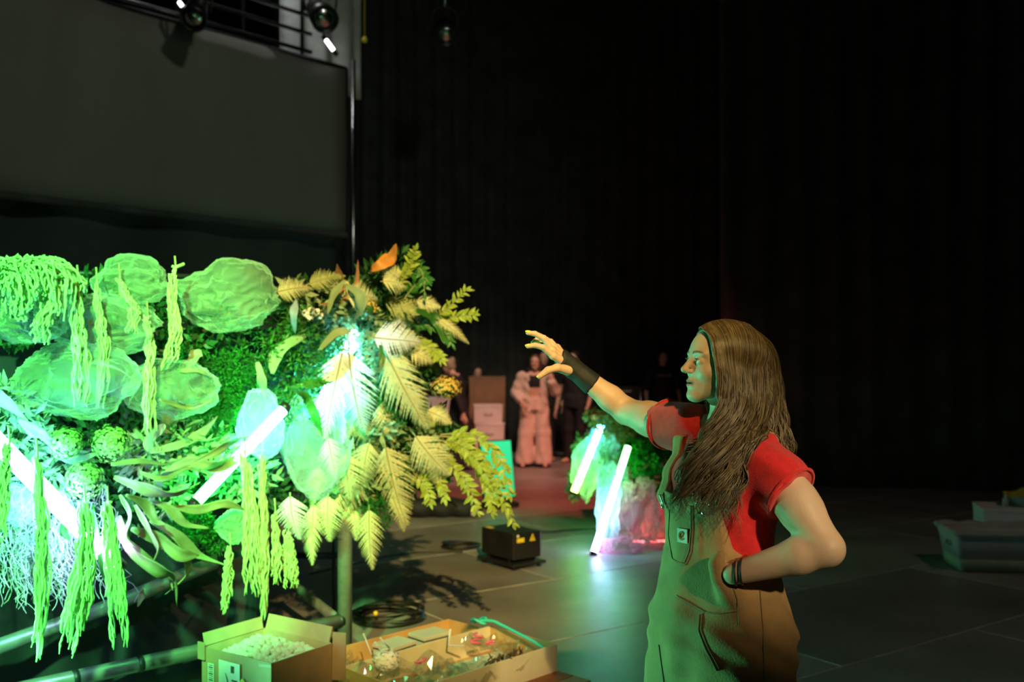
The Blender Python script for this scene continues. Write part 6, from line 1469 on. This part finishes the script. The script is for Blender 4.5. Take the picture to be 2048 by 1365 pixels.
# ------------------------------------------------------------------ on the floor: projector, cables, tote
c = floorP(1022, 1128); pj = empty('laser_projector', (c.x, c.y, 0), 'black box projector with yellow warning stickers on the stage floor', 'projector'); ra = math.radians(-52); RP = rotz(ra)
def pp(x, y, z): return Vector((c.x, c.y, z))+RP @ Vector((x, y, 0))
b = MB(); b.box((c.x, c.y, 0.17), (0.40, 0.27, 0.20), RP); bevel(b.build('housing', 'case_black', pj, smooth=False), 0.008)
b = MB(); b.box((c.x, c.y, 0.035), (0.46, 0.32, 0.022), RP); bevel(b.build('base_plate', 'case_black', pj, smooth=False), 0.004)
for sx in (-1, 1):
    for sy in (-1, 1): b = MB(); q_ = pp(0.19*sx, 0.12*sy, 0); b.lathe(q_, [(0, 0), (0.02, 0), (0.016, 0.026), (0, 0.026)], 10); b.build('foot', 'lamp_black', pj)
for sx in (-1, 1): b = MB(); b.box(pp(0.13*sx, 0, 0.058), (0.02, 0.25, 0.03), RP); b.build('bracket', 'case_black', pj, smooth=False)
b = MB(); t0 = pp(0.2015, 0.05, 0.20); ux = RP @ Vector((0, 1, 0)); b.add([t0-ux*0.028, t0+ux*0.028, t0+Vector((0, 0, 0.055)), t0-ux*0.028+RP @ Vector((-.002, 0, 0)), t0+ux*0.028+RP @ Vector((-.002, 0, 0)), t0+Vector((0, 0, 0.055))+RP @ Vector((-.002, 0, 0))], [(0,1,2), (5,4,3), (0,3,4,1), (1,4,5,2), (2,5,3,0)]); b.build('warning_triangle', 'sticker_yellow', pj, smooth=False)
b = MB(); b.box(t0+Vector((0, 0, 0.024))+RP @ Vector((0.0006, 0, 0)), (0.001, 0.006, 0.024), RP); b.box(t0+Vector((0, 0, 0.007))+RP @ Vector((0.0006, 0, 0)), (0.001, 0.006, 0.006), RP); b.build('warning_mark', 'ink', pj, smooth=False)
b = MB(); b.box(pp(0.201, -0.065, 0.215), (0.002, 0.07, 0.032), RP); b.build('warning_label', 'sticker_yellow', pj, smooth=False)
b = MB(); b.lathe(pp(0.201, -0.09, 0.247), [(0, 0.004), (0.010, 0.003), (0.012, 0), (0, -0.002)], 12, 0, (RP @ Vector((1, 0, 0))).to_track_quat('Z', 'Y').to_matrix()); b.build('lens_window', 'floret_white', pj)
b = MB(); b.box(pp(-0.14, -0.10, 0.271), (0.07, 0.04, 0.002), RP); b.build('warning_label', 'sticker_yellow', pj, smooth=False)
mat('cable_black', (0.012, 0.014, 0.013), 0.45, var=0.2)
def coil(c, R_, n, label, seed, tag_=True):
    r_ = random.Random(seed); e = empty('cable_coil', c, label, 'cable'); b = MB(); pts = []
    for i in range(n*22+1):
        t = 2*PI*i/22; k = i/22; rr = R_*(1+0.10*math.sin(k*1.9+seed)+0.06*math.sin(3*t+k)); pts.append(Vector(c)+Vector((rr*math.cos(t)+0.02*math.sin(k*2.3), rr*0.95*math.sin(t)+0.02*math.cos(k*1.7), 0.009+0.0075*k*(0.6+0.4*math.sin(t+k)))))
    b.tube(pts, 0.008, 6); b.build('cable_loops', 'cable_black', e)
    if tag_: b = MB(); q_ = Vector(c)+Vector((-0.05, -R_*0.8, 0.08)); b.lathe(q_, [(0, -0.016), (0.012, -0.012), (0.014, 0.008), (0, 0.014)], 10); b.build('yellow_plug', 'sticker_yellow', e); b = MB(); b.tube([q_+Vector((0, 0, -0.012)), q_+Vector((0.01, -.005, -0.05))], 0.009, 8); b.build('plug_body', 'lamp_black', e)
coil(floorP(775, 1240), 0.20, 9, 'coil of black cable with yellow plug right of the corner post', 1); coil(floorP(932, 1100)+Vector((-0.05, 0.1, 0)), 0.14, 5, 'small coil of black cable left of the projector', 2, False)
b = MB(); pts = spline([floorP(925, 1106)+Vector((0, 0, 0.006)), floorP(880, 1106)+Vector((0, 0, 0.006)), floorP(830, 1108)+Vector((0, 0, 0.006)), floorP(770, 1116)+Vector((0, 0, 0.006)), floorP(700, 1132)+Vector((0, 0, 0.006)), floorP(620, 1150)+Vector((0, 0, 0.006))], 30); b.tube(pts, 0.007, 6); b.build('floor_cable', 'cable_black', origin=pts[0], label='thin black cable lying across the floor left of the projector', cat='cable')
b = MB(); pts = spline([floorP(x, y)+Vector((0, 0, 0.006)) for x, y in ((1040, 1060), (1090, 1066), (1140, 1062), (1200, 1060), (1300, 1066))], 24); b.tube(pts, 0.010, 6); b.build('floor_cable', 'cable_black', origin=pts[0], label='black cable running behind the projector toward the far flowers', cat='cable')

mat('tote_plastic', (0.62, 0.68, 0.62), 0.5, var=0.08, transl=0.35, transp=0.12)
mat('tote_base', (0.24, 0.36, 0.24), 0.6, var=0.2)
mat('bowl_clear', (0.5, 0.6, 0.52), 0.3, transl=0.3, transp=0.3)
mat('film_orange', (0.75, 0.28, 0.04), 0.4, var=0.2, alt=(0.35, 0.70, 0.05), scale=3)
t0 = Vector((3.34, 7.32, 0)); tw_, td, th_ = 0.62, 0.42, 0.30; te = empty('plastic_tote', t0+Vector((tw_/2, td/2, 0)), 'milky plastic tote with scalloped rim on the floor at right', 'tote'); RQ = rotz(-0.12)
def tq(x, y, z): return t0+Vector((tw_/2, td/2, 0))+RQ @ Vector((x, y, z))
def ringrow(z, grow, wave=0.0, n=96):
    row = []
    for i in range(n):
        t = i/n*4; k = int(t); u = t-k; X, Y = ((-1+2*u, -1), (1, -1+2*u), (1-2*u, 1), (-1, 1-2*u))[k]; X *= tw_/2+grow; Y *= td/2+grow
        row.append(tq(X, Y, z+wave*abs(math.sin(PI*i/6))))
    return row
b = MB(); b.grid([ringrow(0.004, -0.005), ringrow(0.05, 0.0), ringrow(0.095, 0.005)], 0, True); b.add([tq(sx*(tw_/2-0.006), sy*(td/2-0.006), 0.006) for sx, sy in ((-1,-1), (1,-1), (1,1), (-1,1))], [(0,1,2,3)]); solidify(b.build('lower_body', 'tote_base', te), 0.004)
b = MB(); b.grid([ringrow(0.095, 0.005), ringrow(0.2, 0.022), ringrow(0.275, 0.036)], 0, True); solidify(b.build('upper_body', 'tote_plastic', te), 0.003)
b = MB(); b.grid([ringrow(0.268, 0.036), ringrow(0.272, 0.055), ringrow(0.288, 0.062, 0.014), ringrow(0.296, 0.05, 0.016), ringrow(0.28, 0.034)], 0, True); b.build('scalloped_rim', 'tote_plastic', te)
b = MB(); q_ = tq(-tw_/2-0.026, -0.02, 0.185); b.tube([q_+Vector((0, 0.05*math.cos(t), 0.014*math.sin(t))) for t in np.linspace(0, 2*PI, 14)[:-1]], 0.005, 5, closed=True); b.build('grip_hole', 'ink', te)
crate('lidded_box', (P(2010, 1000, 8.15).x+0.1, 8.2, 0.0), (0.55, 0.42, 0.36), -0.25, 'box_white', 'pale lidded box behind the plastic tote', 'box')
bc = Vector((P(2035, 1000, 8.2).x+0.08, 8.2, 0.36)); bo = empty('plastic_bowl', bc, 'clear bowl holding orange wrapping on top of the pale lidded box', 'bowl')
b = MB(); b.lathe(bc, [(0, 0.002), (0.11, 0.002), (0.15, 0.06), (0.16, 0.10), (0.155, 0.10), (0.145, 0.06), (0.105, 0.008), (0, 0.008)], 24); b.build('bowl_wall', 'bowl_clear', bo)
b = MB(); rows = [[bc+Vector((rr_*math.cos(t)*1.15, rr_*math.sin(t), 0.10+0.05*(1-rr_/0.16)+0.012*math.sin(3*t+rr_*40))) for t in np.linspace(0, 2*PI, 25)[:-1]] for rr_ in (0.005, 0.05, 0.1, 0.14, 0.165)]; b.grid(rows, 0, True); b.build('orange_film', 'film_orange', origin=bc, label='orange and green film heaped over the clear bowl', cat='film')
b = MB(); q_ = bc+Vector((-0.19, -0.02, 0.0)); b.lathe(q_, [(0, 0), (0.022, 0), (0.024, 0.06), (0.012, 0.075), (0.012, 0.10), (0, 0.10)], 12); ob_ = b.build('small_bottle', 'tote_plastic', origin=q_, label='small pale bottle beside the clear bowl', cat='bottle')
b = MB(); b.lathe(q_, [(0, 0.10), (0.015, 0.10), (0.015, 0.125), (0, 0.125)], 12); b.build('cap', 'film_orange', ob_)
